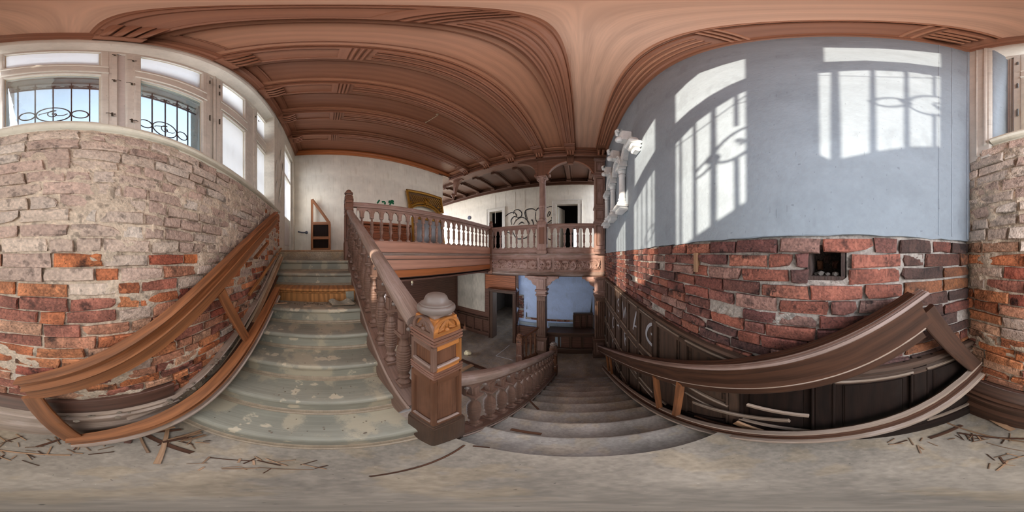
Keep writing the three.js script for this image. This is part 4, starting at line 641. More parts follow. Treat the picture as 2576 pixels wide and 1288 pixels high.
// ================================================================ THE GALLERY
struct('floor_gallery', [box(FAR - .2, -2.96, -.40, FLOOR2, W - .2, 5.0), box(-8.6, .9, -.40, FLOOR2, GAL + .04, BACK + .3), box(-8.6, FAR - .1, -.40, FLOOR2, 3.9, 5.0)], mat.dirt, 1150);
const lower = (f0, f1, x) => box(x - .02, x, f0, f1, .40, GAL);
{
  const X = -2.93, t = new Thing('gallery_fascia', 'long reddish board front of the gallery running beside the stair well', 'fascia', { ref: 1050 }), run = (prof, m, name = 'board') => t.add(name, bar(V(X, 0, .50), V(X, 0, GAL + .03), prof.map(([o, y]) => [o, y])), m);
  run([[-.05, .075], [.025, .075], [.025, .270], [.035, .275], [.035, .290], [-.05, .290]], mat.gal);
  run([[-.05, .01], [.035, .01], [.04, .03], [.06, .04], [.065, .06], [.05, .075], [-.05, .075]], mat.rail, 'moulding');
  run([[-.05, -.06], [.025, -.06], [.025, .01], [-.05, .01]], mat.gal);
  run([[-.05, -.075], [.034, -.075], [.034, -.062], [-.05, -.062]], mat.bal, 'moulding');
  run([[-.05, -.275], [.02, -.275], [.02, -.078], [-.05, -.078]], mat.gal);
  run([[-.05, -.285], [.028, -.285], [.028, -.275], [-.05, -.275]], mat.hallWood, 'moulding');
  run([[-.10, -.43], [.022, -.43], [.030, -.285], [-.05, -.285]], mat.galOrange);
  t.add('soffit', box(X - .12, X + .01, -.45, -.43, .5, GAL), mat.hallWood); t.done();
  const b = new Thing('balustrade', 'long level balustrade of turned balusters along the left gallery', 'balustrade', { ref: 1080 }), fs = [...Array(21)].map((_, i) => .70 + .193 * i);
  b.add('handrail', bar(V(X, 1.02, .52), V(X, 1.02, 4.74), railProf(.11, .10)), mat.galWorn, { crease: .5 });
  b.add('arch_strip', arches((s) => [X, .925, s], fs, .185, .055, .03, V(1, 0, 0)), mat.balGal);
  for (const f of fs) b.add('baluster', balusterGeo(X, f, .285, .735, 'slim'), mat.balGal);
  b.add('boss', fs.map((f) => ball(V(X + .02, .86, f + .0965), .013)), mat.bal); b.done();
}
// front of the gallery facing the stairs: plain boards over a carved frieze
const carve = (s, t, n) => {      // curling foliage, as height 0..1
  let h = 0; for (let k = 0; k < n; k++) { const c = (k + .5) / n, up = k % 2 ? 1 : -1, x = (s - c) * n * 1.25, y = (t - .5) * up * 1.5, r = Math.hypot(x, y), a = Math.atan2(y, x); h = Math.max(h, (.55 + .45 * Math.cos(a - 9 * Math.sqrt(r + .02))) * sstep(.72, .45, r), .8 * sstep(.16, .06, Math.abs(y + .42 * Math.cos(x * 3)) ) * sstep(.95, .7, Math.abs(x)), .7 * sstep(.55, .8, noise(s * n * 7 + k, t * 7)) * sstep(.05, .2, Math.min(t, 1 - t))); } return h;
};
{
  const F = GAL, x0 = -2.90, x1 = .745, t = new Thing('gallery_fascia', 'carved frieze front of the gallery facing the stairs with scroll foliage panels', 'fascia', { ref: 1380 });
  const run = (prof, m, name = 'board', a = x0, b = x1) => t.add(name, bar(V(a, 0, F), V(b, 0, F), prof), m);
  run([[-.05, .085], [.02, .085], [.02, .225], [.03, .235], [.03, .25], [-.05, .25]], mat.galWorn);
  run([[-.05, .03], [.03, .03], [.05, .045], [.055, .07], [.04, .085], [-.05, .085]], mat.rail, 'moulding');
  run([[-.05, -.05], [.02, -.05], [.02, .03], [-.05, .03]], mat.galWorn);
  run([[-.06, -.48], [0, -.48], [0, -.05], [-.06, -.05]], mat.galWorn, 'backing');
  run([[-.06, -.60], [.02, -.60], [.05, -.57], [.055, -.54], [.03, -.52], [.03, -.50], [.015, -.48], [-.06, -.48]], mat.rail, 'moulding');
  const cols = [-2.90, -2.83, -1.285, -1.20, -.83, -.745, .60, .745];
  for (let i = 0; i < 8; i += 2) t.add('stile', box(cols[i], cols[i + 1], -.48, -.05, F - .02, F, .005), mat.galWorn);
  for (const [a, b, n] of [[-2.83, -1.285, 6], [-1.20, -.83, 2], [-.745, .60, 6]]) {
    t.add('rail', box(a, b, -.075, -.05, F - .018, F, .004), mat.galWorn); t.add('rail', box(a, b, -.48, -.455, F - .018, F, .004), mat.galWorn);
    t.add('carved_panel', sheet(Math.round((b - a) * 90), 36, (s, q) => V(mixn(a, b, s), mixn(-.455, -.075, q), F - .002 - .055 * carve(s, q, n))), mat.galWorn, { crease: 1.0 });
  }
  t.done();
  for (const [a, b, label] of [[-2.82, -1.28, 'short level balustrade on the front gallery left of the column'], [-.92, .42, 'short level balustrade on the front gallery right of the column']]) {
    const k = new Thing('balustrade', label, 'balustrade', { ref: 1380 }), n = Math.round((b - a) / .205), xs = [...Array(n)].map((_, i) => a + (i + .5) * (b - a) / n);
    k.add('handrail', bar(V(a - .04, .975, F), V(b + .04, .975, F), railProf(.10, .09)), mat.galWorn, { crease: .5 });
    k.add('arch_strip', arches((s) => [s, .89, F], xs, .175, .05, .03, V(0, 0, 1)), mat.galWorn);
    for (const x of xs) k.add('baluster', balusterGeo(x, F, .25, .715, 'slim'), mat.galWorn); k.done();
  }
}
// columns and arches of the gallery front
{
  const F = 4.78, t = new Thing('column', 'slender turned wooden column on a square pedestal rising from the front gallery', 'column', { ref: 1365 }), X = -1.105, sq = (h, a, b, c = .008) => box(X - h, X + h, a, b, F - h, F + h, c);
  t.add('pedestal', [sq(.135, .06, .95), sq(.15, .95, 1.0, .01), sq(.15, .08, .16, .01), sq(.12, 1.0, 1.06)], mat.galWorn);
  t.add('pedestal_panel', [box(X - .08, X + .08, .35, .85, F - .145, F - .13, .006), box(X + .13, X + .145, .35, .85, F - .08, F + .08, .006)], mat.galBrown);
  t.add('shaft', lathe([[.12, 1.06], [.125, 1.12], [.105, 1.15], [.11, 1.2], [.10, 1.3], [.118, 1.42], [.12, 1.45], [.105, 1.48], [.118, 1.52], [.118, 1.55], [.10, 1.58], [.098, 1.9], [.092, 2.25], [.10, 2.27], [.10, 2.29], [.09, 2.31]], V(X, 0, F), 20), mat.galWorn);
  t.add('capital', [lathe([[.09, 2.31], [.10, 2.36], [.095, 2.40], [.12, 2.48], [.145, 2.52]], V(X, 0, F), 20), sq(.15, 2.51, 2.56, .012), ...[-1, 1].flatMap((s) => [tube([V(X + s * .08, 2.36, F - .09), V(X + s * .13, 2.42, F - .12), V(X + s * .12, 2.48, F - .13), V(X + s * .08, 2.46, F - .11)], .018, 10, 6)])], mat.galWorn);
  t.add('block', [sq(.115, 2.56, 3.24), box(X - .14, X + .14, 3.12, 3.24, F - .14, F + .14, .01)], mat.galBrown);
  for (const s of [-1, 1]) t.add('scroll', lathe([[.01, -.10], [.055, -.09], [.06, 0], [.055, .09], [.01, .10]], V(0, 0, 0), 16).rotateX(Math.PI / 2).translate(X + s * .19, 2.63, -F), mat.galBrown);
  t.done();
  const P = new Thing('column', 'square panelled wooden pilaster of the front gallery against the white wall', 'column', { ref: 1506 }), a = .43, b = .735;
  P.add('shaft', box(a, b, .06, 3.24, F - .13, F + .13, .01), mat.galWorn); for (const [p, q] of [[.14, .2], [.95, 1.02], [1.4, 1.46], [2.5, 2.6], [3.1, 3.24]]) P.add('band', box(a - .025, b + .01, p, q, F - .155, F + .13, .012), mat.galWorn);
  for (const [p, q] of [[.3, .88], [1.08, 1.36], [1.54, 2.42], [2.68, 3.04]]) P.add('panel', [box(a + .05, a + .065, p, q, F - .145, F - .13, .004), box(b - .065, b - .05, p, q, F - .145, F - .13, .004), box(a + .05, b - .05, q - .015, q, F - .145, F - .13, .004), box(a + .05, b - .05, p, p + .015, F - .145, F - .13, .004)], mat.galBrown);
  P.add('scroll', lathe([[.01, -.10], [.055, -.09], [.06, 0], [.055, .09], [.01, .10]], V(0, 0, 0), 16).rotateX(Math.PI / 2).translate(a - .05, 2.63, -F), mat.galBrown); P.done();
  // beam and arches
  const B = new Thing('arcade_beam', 'moulded wooden beam with arched brackets spanning the gallery opening below the ceiling', 'beam', { ref: 1250 });
  B.add('beam', box(-4.66, .76, 3.20, CEIL, 4.52, 4.92, .012), mat.galBrown);
  for (const [y, d, h] of [[3.21, .03, .03], [3.27, .02, .02], [3.36, .05, .04], [3.41, .07, .04]]) B.add('moulding', box(-4.66, .76, y, y + h, 4.52 - d, 4.54, .008), mat.ceilMid);
  const archFill = (x0, x1, xa, xb, ys, ya, n = 18) => { const c = []; for (let i = 0; i <= n; i++) { const q = i / n; c.push([mixn(xa, xb, q), ys + (ya - ys) * Math.pow(Math.sin(Math.PI * q), .62)]); } return prism([V(x0, 3.22, 4.66), V(x1, 3.22, 4.66), V(x1, ys, 4.66), ...c.reverse().map(([x, y]) => V(x, y, 4.66)), V(x0, ys, 4.66)], V(0, 0, .14)); };
  B.add('arch', archFill(-1.0, .44, -.93, .40, 2.60, 3.08), mat.galBrown);
  const quarter = (x0, x1, ys) => { const c = []; for (let i = 0; i <= 10; i++) { const a = Math.PI / 2 * i / 10; c.push(V(mixn(x0, x1, 1 - Math.cos(a)), mixn(ys, 3.17, Math.sin(a)), 4.66)); } return prism([V(x0 - (x1 > x0 ? .06 : -.06), ys, 4.66), ...c, V(x1, 3.22, 4.66), V(x0 - (x1 > x0 ? .06 : -.06), 3.22, 4.66)], V(0, 0, .14)); };
  B.add('bracket', quarter(-1.28, -1.85, 2.62), mat.galBrown); B.add('bracket', quarter(-4.50, -4.12, 2.55), mat.galBrown); B.add('scroll', [ball(V(-4.52, 2.52, 4.6), .08, 1, 1, 1.2, 2), ball(V(-4.52, 2.42, 4.62), .05, 1, 1, 1, 2)], mat.galBrown);
  const edgeTube = [...Array(15)].map((_, i) => { const q = i / 14; return V(mixn(-.93, .40, q), 2.60 + .48 * Math.pow(Math.sin(Math.PI * q), .62), 4.655); }); B.add('arch_moulding', tube(edgeTube, .022, 40, 6), mat.ceilMid);
  B.add('keystone', [box(-.36, -.16, 2.98, 3.24, 4.58, 4.70, .02), box(-.34, -.18, 2.92, 3.0, 4.60, 4.70, .015)], mat.galBrown); B.done();
  // ceiling of the gallery with its own small beams
  const C = new Thing('ceiling_gallery', undefined, undefined, { kind: 'structure', ref: 1250 });
  C.add('panel', box(-8.6, .9, 3.30, 3.34, 4.6, BACK + .1), mat.ceilGal); for (let i = -1; i < 9; i++) { const x = .40 - .82 * i + (i < 0 ? .1 : 0); C.add('beam', [box(x - .07, x + .07, 3.19, 3.31, 4.85, BACK, .012), box(x - .085, x + .085, 3.13, 3.22, BACK - .22, BACK - .06, .012), box(x - .085, x + .085, 3.13, 3.22, 4.9, 5.05, .012)], mat.ceilGal); C.add('border', [box(x - .14, x - .11, 3.27, 3.31, 4.95, BACK - .1, .006), box(x + .11, x + .14, 3.27, 3.31, 4.95, BACK - .1, .006)], mat.ceilGal); }
  C.add('panel', box(-8.6, -4.55, 3.30, 3.34, 3.9, 4.7), mat.ceilGal); C.add('cornice', [box(-8.6, .9, 3.02, 3.31, BACK - .05, BACK + .01, .01), box(-8.6, .9, 3.12, 3.2, BACK - .09, BACK, .02)], mat.ceilGal); C.add('cornice', box(-8.6, .9, 3.20, 3.31, 4.86, 4.97, .01), mat.ceilGal); C.done();
}
// ================================================================ THE HALL BELOW
struct('floor_hall', [box(-6.6, R + .1, HALL - .2, HALL, .50, HB + 4.6)], mat.hallFloor, 1300);
struct('ceiling_hall', [box(-6.6, .8, -.62, -.58, GAL + .03, HB + .6), box(-6.6, -2.90, -.52, -.48, -.9, GAL + .2)], mat.hallWood, 1200);
{
  const t = new Thing('wall_hall', undefined, undefined, { kind: 'structure', ref: 1250 }), d0 = onF(1241, 800, HB).x, d1 = onF(1293, 800, HB).x, top = onF(1265, 736, HB).y, xr = onF(1300, 800, HB).x;
  // wall with the doorway, papered on the left, striped wood over the door, bluish plaster on the right
  t.add('plaster', prism([V(-6.6, HALL - .1, HB), V(d0, HALL - .1, HB), V(d0, top, HB), V(d1, top, HB), V(d1, HALL - .1, HB), V(xr + .06, HALL - .1, HB), V(xr + .06, -.5, HB), V(-6.6, -.5, HB)], V(0, 0, .2)), mat.hallWood);
  const B2 = HB + .08; t.add('plaster', prism([V(xr, HALL - .1, B2), V(1.0, HALL - .1, B2), V(1.0, -.5, B2), V(xr, -.5, B2)], V(0, 0, .2)), mat.blueWall); t.add('plaster', box(xr - .02, xr + .06, HALL, -.5, HB, B2 + .1), mat.blueWall);
  const slab = (u0, u1, v0, v1, m, name, d = .02, f = HB) => { const a = onF(u0, v0, f), b = onF(u1, v1, f); t.add(name, prism([V(a.x, b.y, f - d), V(b.x, b.y, f - d), V(b.x, a.y, f - d), V(a.x, a.y, f - d)], V(0, 0, d + .01)), m); };
  slab(1144, 1220, 670, 784, mat.paperWall, 'wallpaper', .015); slab(1222, 1297, 690, 733, mat.stripe, 'board', .02);
  slab(1118, 1141, 690, 740, mat.paperWall, 'wallpaper', .012); slab(1064, 1094, 690, 738, mat.paperWall, 'wallpaper', .012);
  for (const u of [1098, 1108, 1116, 1142, 1150]) { const p = onF(u, 720, HB); t.add('stile', box(p.x - .05, p.x + .05, HALL, -.5, HB - .05, HB, .01), mat.hallWood); }
  // the dado with sunk panels and its rail
  const cap = onF(1190, 790, HB).y, foot = HALL + .16;
  for (const [a, b] of [[-6.5, d0 - .1], [d1 + .08, xr + .04]]) { t.add('dado_rail', [box(a, b, cap - .05, cap, HB - .07, HB, .012), box(a, b, cap - .14, cap - .10, HB - .05, HB, .008)], mat.hallDark); t.add('plinth', box(a, b, HALL, foot, HB - .05, HB, .01), mat.hallWood); const n = Math.max(1, Math.round((b - a) / .42)); for (let i = 0; i <= n; i++) { const x = mixn(a, b, i / n); t.add('stile', box(x - .05, x + .05, foot, cap - .1, HB - .035, HB, .006), mat.hallWood); if (i < n) for (const [p, q] of [[.04, .06], [.90, .92]]) t.add('panel_bead', box(x + .06, x + (b - a) / n - .06, mixn(foot, cap, p), mixn(foot, cap, q), HB - .03, HB, .004), mat.hallDark); } }
  // bare brick where the plaster fell off
  const nB = B2 - .012, patch = (u0, u1, v0, v1) => { const a = onF(u0, v0, nB), b = onF(u1, v1, nB); t.add('mortar', box(a.x, b.x, b.y, a.y, nB - .004, B2), mat.mortarRed); let row = 0; for (let y = b.y; y < a.y - .04; y += .077, row++) for (let x = a.x - (row % 2 ? .1 : 0) - rnd(.04); x < b.x - .03; x += .22) { const x0 = Math.max(x, a.x), x1 = Math.min(x + .205, b.x); if (x1 - x0 > .04 && rnd() > .1) t.add('brick', brickGeo((s, yy, n) => V(s, yy, nB - n), x0, x1, y, y + .064, .014), redB[rnd(10) | 0]); } };
  patch(1301, 1317, 741, 800); patch(1322, 1442, 797, 810);
  const sl2 = (u0, u1, v0, v1, m, name, f, d) => { const a = onF(u0, v0, f), b = onF(u1, v1, f); t.add(name, box(a.x, b.x, b.y, a.y, f - d, f, .006), m); };
  sl2(1299, 1352, 806, 820, mat.white, 'plaster_band', B2 - .01, .02); sl2(1379, 1444, 811, 824, mat.white, 'plaster_band', B2 - .01, .02);
  for (const [u0, u1, v0, v1] of [[1484, 1490, 745, 792], [1323, 1326, 760, 800]]) { const a = onF(u0, v0, B2 - .005), b = onF(u1, v1, B2 - .005); t.add('tear', prism([V(b.x, a.y, B2 - .004), V(b.x, b.y, B2 - .004), V(a.x, b.y, B2 - .004)], V(0, 0, .006)), mat.dark); }
  t.add('dado_board', [box(xr, 1.0, HALL, onF(1400, 826, B2).y, B2 - .08, B2, .01)], mat.hallWood);
  // side wall under the left gallery, with an unseen opening added to light the hall
  t.add('side_wall', [box(-5.1, -4.9, HALL - .1, -.45, 2.0, HB), box(-5.1, -4.9, HALL - .1, -2.9, -1.0, 2.0), box(-5.1, -4.9, -.8, -.45, -1.0, 2.0)], mat.hallWood);
  t.add('room_beyond', [box(d0 - 1.6, d0 - 1.5, HALL, -.3, HB + .2, HB + 4), box(d1 + .9, d1 + 1.0, HALL, -.3, HB + .6, HB + 1.4), box(d1 + .9, d1 + 1.0, HALL, -2.7, HB + 1.4, HB + 3), box(d1 + .9, d1 + 1.0, HALL, -.3, HB + 3, HB + 4), box(d0 - 1.6, d1 + 1, HALL, -.3, HB + 4, HB + 4.1), box(d0 - 1.6, d1 + 1, -.4, -.3, HB + .1, HB + 4.1)], mat.dark); t.done();  // gap in the right side is added to let skylight onto the floor
  const k = new Thing('door_3', undefined, undefined, { kind: 'structure', ref: 1265 });
  k.add('frame', [box(d0 - .10, d0 + .02, HALL, top + .02, HB - .10, HB + .24, .012), box(d1 - .02, d1 + .08, HALL, top + .02, HB - .10, HB + .24, .012), box(d0 - .12, d1 + .10, top, top + .10, HB - .12, HB + .24, .014)], mat.hallDark);
  k.add('frame_moulding', [box(d0 - .14, d0 - .10, HALL, top + .1, HB - .13, HB, .012), box(d1 + .08, d1 + .11, HALL, top + .1, HB - .13, HB, .012), box(d0 - .16, d1 + .13, top + .10, top + .14, HB - .16, HB, .012)], mat.hallWood); k.done();
}
// pillars under the gallery front
for (const [x0, x1, label, ref] of [[-1.26, -.97, 'sturdy wooden pillar carrying the gallery front between hall floor and frieze', 1365], [.43, .735, 'wooden pillar under the gallery front against the panelled wall', 1506]]) {
  const t = new Thing('pillar', label, 'pillar', { ref }), F = 4.75, h = .14, B = (e, a, b, c = .01) => box(x0 - e, x1 + e, a, b, F - h - e, F + h + e, c), cx = (x0 + x1) / 2;
  t.add('shaft', B(-.012, -2.60, -1.15), mat.bal); for (let i = 0; i < 5; i++) t.add('flute', box(x0 + .03 + i * (x1 - x0 - .06) / 4 - .012, x0 + .03 + i * (x1 - x0 - .06) / 4 + .012, -2.5, -1.35, F - h - .002, F - h + .015, .006), mat.bal);
  t.add('capital', [B(0, -1.15, -.60), B(.03, -1.06, -1.0), B(.02, -1.18, -1.14), B(.035, -.66, -.60)], mat.galWorn); t.add('capital_panel', box(x0 + .06, x1 - .06, -.96, -.70, F - h - .008, F - h + .01, .006), mat.galWorn);
  for (let i = 0; i < 7; i++) t.add('bead', ball(V(x0 + .02 + i * (x1 - x0 - .04) / 6, -1.20, F - h - .01), .016), mat.galWorn);
  t.add('pedestal', [B(.02, HALL, -2.62), B(.045, -2.66, -2.58), B(.05, HALL, HALL + .14)], mat.bal); t.add('pedestal_panel', box(x0 + .05, x1 - .05, HALL + .22, -2.72, F - h - .035, F - h - .015, .006), mat.galWorn);
  for (const s of x0 < 0 ? [-1, 1] : [-1]) { const e = s < 0 ? x0 : x1, c = [[0, -.60], [.36, -.60], [.36, -.655], [.30, -.66], [.26, -.70], [.22, -.73], [.17, -.735], [.15, -.78], [.12, -.84], [.05, -.88], [0, -.90]].map(([o, y]) => V(e + s * o, y, F - .10)); t.add('bracket', prism(c, V(0, 0, .18)), mat.galWorn); }
  t.done();
}
// settle built into the corner of the hall
{
  const t = new Thing('settle', 'dark wooden built-in bench with panelled back in the corner of the hall', 'bench', { ref: 1440 }), a = -.97, b = .43, F = 5.1, y = (v) => onF(1440, v, F).y;
  t.add('seat', box(a, b, y(838), y(829), F - .30, F + .2, .015), mat.hallDark); t.add('front', box(a, b, y(872), y(838), F - .20, F - .14), mat.hallWood); for (let i = 0; i <= 4; i++) t.add('stile', box(mixn(a, b, i / 4) - .04, mixn(a, b, i / 4) + .04, y(870), y(838), F - .23, F - .19, .008), mat.hallDark); t.add('plinth', box(a, b, y(878) - .08, y(868), F - .27, F - .1, .012), mat.hallDark);
  const p0 = onF(1444, 800, F + .2).x; t.add('back', box(p0, b, y(833), y(794), F + .16, F + .26, .01), mat.hallWood); for (let i = 0; i <= 3; i++) t.add('back_stile', box(mixn(p0, b, i / 3) - .03, mixn(p0, b, i / 3) + .03, y(830), y(797), F + .13, F + .17, .006), mat.hallDark); t.add('back_rail', box(p0 - .02, b, y(797), y(792), F + .12, F + .27, .01), mat.hallDark);
  t.add('bare_panel', box(onF(1399, 850, F).x, onF(1413, 850, F).x, y(866), y(842), F - .215, F - .19, .004), mat.white); t.done();
}
// stub of rail between the small newel and the pillar
{
  const t = new Thing('balustrade', 'short dark stub of balustrade between small newel and pillar in the hall', 'balustrade', { ref: 1340 }); t.add('handrail', bar(V(-1.50, -2.36, 4.08), V(-1.22, -2.22, 4.6), railProf(.08, .07)), mat.newelDark); for (const q of [.25, .55, .85]) t.add('baluster', balusterGeo(mixn(-1.50, -1.22, q), mixn(4.08, 4.6, q), HALL + .12, -2.50, 'slim'), mat.newelDark); t.add('string_board', bar(V(-1.50, HALL + .05, 4.08), V(-1.22, HALL + .05, 4.6), rect(.08, .14, .01)), mat.newelDark); t.done();
}
// things on the hall floor
{
  const p = onY(1177, 892, HALL), t = new Thing('crumpled_paper', 'crumpled ball of pale paper lying on the hall floor', 'paper', { ref: 1177 }), g = new THREE.IcosahedronGeometry(.11, 3), P = g.attributes.position; for (let i = 0; i < P.count; i++) { const x = P.getX(i), y = P.getY(i), z = P.getZ(i), k = .72 + .6 * Math.abs(noise(x * 34 + 9 + z * 21, y * 34 + 5) - .5) + .25 * noise(x * 15 + 3, z * 15 + 7); P.setXYZ(i, x * k, y * k * .85, z * k); } g.translate(p.x, HALL + .075, p.z); t.add('crumpled_paper', soup(g), mat.paper, { crease: .15 }); t.done();
  const planks = [[[1160, 905], [1222, 930], 'long dark plank lying on the hall floor behind the newel post'], [[1188, 918], [1160, 932], 'short pale plank lying across the dark plank on the hall floor']];
  planks.forEach(([a, b, l], i) => one('plank', l, 'plank', bar(onY(...a, HALL + .03 + i * .03), onY(...b, HALL + .03 + i * .03), rect(.12, .03, .006)), i ? mat.plank : mat.frameDark, { ref: 1190 }));
  const hole = onY(1170, 926, HALL); 
  const ch = [[[1248, 895], [1282, 868]], [[1248, 895], [1290, 906]]]; one('chalk_line', 'thin white chalk angle drawn on the hall floor', 'chalk mark', ch.map(([a, b]) => stroke([onY(...a, HALL + .001), onY(...b, HALL + .001)], .018, Y, .002)), mat.chalk, { ref: 1260 });
}
{
  const p = onF(1037, 703, 2.6), t = new Thing('pendant_fitting', 'bare lamp holder hanging on a cord under the left gallery', 'lamp', { ref: 1037 }), x = p.x, f = 2.6; 
  t.add('cord', tube([V(x, -.44, f), V(x, p.y - .05, f)], .006, 4, 5), mat.dark); t.add('holder', lathe([[.01, 0], [.03, .01], [.035, .05], [.028, .08], [.02, .10], [.012, .12]], V(x, p.y - .13, f), 12), mat.paper); t.add('bulb', ball(V(x, p.y - .155, f), .034, 1, 1.1, 1, 2), mat.cap); t.done();
}
// ================================================================ PANELLING ON THE WHITE WALL
{
  const t = new Thing('wainscot', 'dark wooden wall panelling below the brick, with spray-painted letters on it', 'panelling', { ref: 1950 }), X = R - .012, top = -.615, box3 = (f0, f1, y0, y1, d, c = .006) => box(X - d, X, y0, y1, f0, f1, c);
  t.add('backing', box(X - .004, X + .05, HALL, top, -.83, .50), mat.dado); t.add('backing', box(X - .004, X + .05, HALL, top, .50, 4.6), mat.dadoStair);  // landing stretch is darker: shade by the loose frame put into its colour
  t.add('cap_rail', bar(V(X, top - .02, 4.6), V(X, top - .02, -.83), [[-.02, -.05], [.012, -.05], [.016, -.02], [.035, -.012], [.042, .006], [.03, .02], [-.02, .02]]), mat.dadoStair);
  t.add('top_rail', box3(-.83, 4.6, top - .115, top - .06, .022), mat.dadoStair);
  const edges = []; for (let f = .035; f < 4.6; f += .467) edges.push(f); const rows = [[-1.215, -.675], [-1.86, -1.32], [-2.50, -1.96], [-3.15, -2.60]];
  const floorAt = (f) => (f < .55 ? -H : -H - RISE * Math.ceil((f - .53) / .305));
  const cells = []; for (let i = -2; i < 10; i++) cells.push([.035 + i * .467 + .06, .035 + (i + 1) * .467 - .02]);
  cells.forEach(([a, b], i) => {
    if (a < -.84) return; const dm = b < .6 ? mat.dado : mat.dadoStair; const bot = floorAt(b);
    t.add('stile', box3(a - .085, a, Math.max(HALL, bot - .3), top - .06, .020), dm);
    const rs = b < .60 ? [[-1.36, -.70]] : rows;
    for (const [y0, y1] of rs) {
      if (y1 < bot) continue;
      t.add('rail', [box3(a, b, y0 - .105, y0, .018)], dm);
      const top_ = box3(a, b, y1 - .012, y1 + .006, .030, .005), low = box3(a, b, y0, y0 + .022, .032, .008), side = [box3(a, a + .014, y0, y1, .026, .004), box3(b - .014, b, y0, y1, .026, .004)];
      t.add('panel_bead', low, mat.dadoHi); t.add('panel_bead', top_, mat.dadoHi); for (const s of side) t.add('panel_bead', s, dm); t.add('panel', box3(a + .05, b - .05, y0 + .06, y1 - .05, .010, .008), dm);
    }
  });
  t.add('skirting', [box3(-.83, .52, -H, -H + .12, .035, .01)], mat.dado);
  t.add('skirting', bar(V(X - .015, -H - .02, .55), V(X - .015, -H - .02 - .59 * 3, 3.55), rect(.035, .16, .01)), mat.dado);
  // letters sprayed on the panels
  const n = new THREE.Vector3(-1, 0, 0), q = (pts) => pts.map(([u, v]) => onX(u, v, X - .013)), S = (name, pts, w = .045) => t.add(name, stroke(q(pts), w, n, .002, .6), mat.sprayed);
  const z = (x, y) => [1500 + x * .2174, 720 + y * .2174];   // read off an enlargement of the wall
  const L = (a) => a.map(([x, y]) => z(x, y));
  S('painted_letter', L([[668, 480], [660, 450], [635, 440], [600, 470], [580, 530], [585, 590], [610, 640], [645, 680], [672, 700], [678, 640], [662, 580], [632, 545]]));
  S('painted_letter', L([[425, 500], [445, 400], [465, 295]])); S('painted_letter', L([[465, 295], [480, 400], [497, 600]])); S('painted_letter', L([[435, 455], [488, 480]]));
  S('painted_letter', L([[303, 175], [311, 275], [319, 368]]), .032); S('painted_letter', L([[319, 368], [328, 300], [337, 240]]), .032); S('painted_letter', L([[337, 240], [345, 335], [353, 425]]), .032); S('painted_letter', L([[353, 425], [361, 310], [368, 200]]), .032);
  S('painted_letter', L([[275, 165], [262, 150], [250, 175], [256, 215], [270, 235], [272, 275], [258, 290], [248, 270]]), .04);
  S('painted_letter', L([[325, 550], [330, 630], [336, 690]]), .04); S('painted_letter', L([[325, 545], [345, 540], [355, 565], [345, 600], [330, 612]]), .04); S('painted_letter', L([[338, 612], [355, 650], [370, 690]]), .04);
  S('painted_letter', L([[240, 450], [260, 455], [280, 460]]), .04); S('painted_letter', L([[262, 455], [266, 510], [270, 565]]), .04);
  S('painted_letter', L([[205, 355], [195, 380], [190, 430], [195, 470], [205, 470]]), .05); S('painted_letter', L([[150, 300], [156, 350], [162, 385]]), .05); S('painted_letter', L([[205, 570], [195, 600], [188, 650]]), .05); S('painted_letter', L([[208, 570], [212, 610], [214, 640]]), .05);
  t.done();
}
// wooden peg let into the brickwork
one('wooden_peg', 'narrow upright wooden strip let into the red brick wall', 'wood strip', box(R - .012, R + .02, onX(1752, 684, R).y, onX(1752, 636, R).y, onX(1757, 660, R).z * -1, onX(1747, 660, R).z * -1, .004), mat.plank, { ref: 1752 });
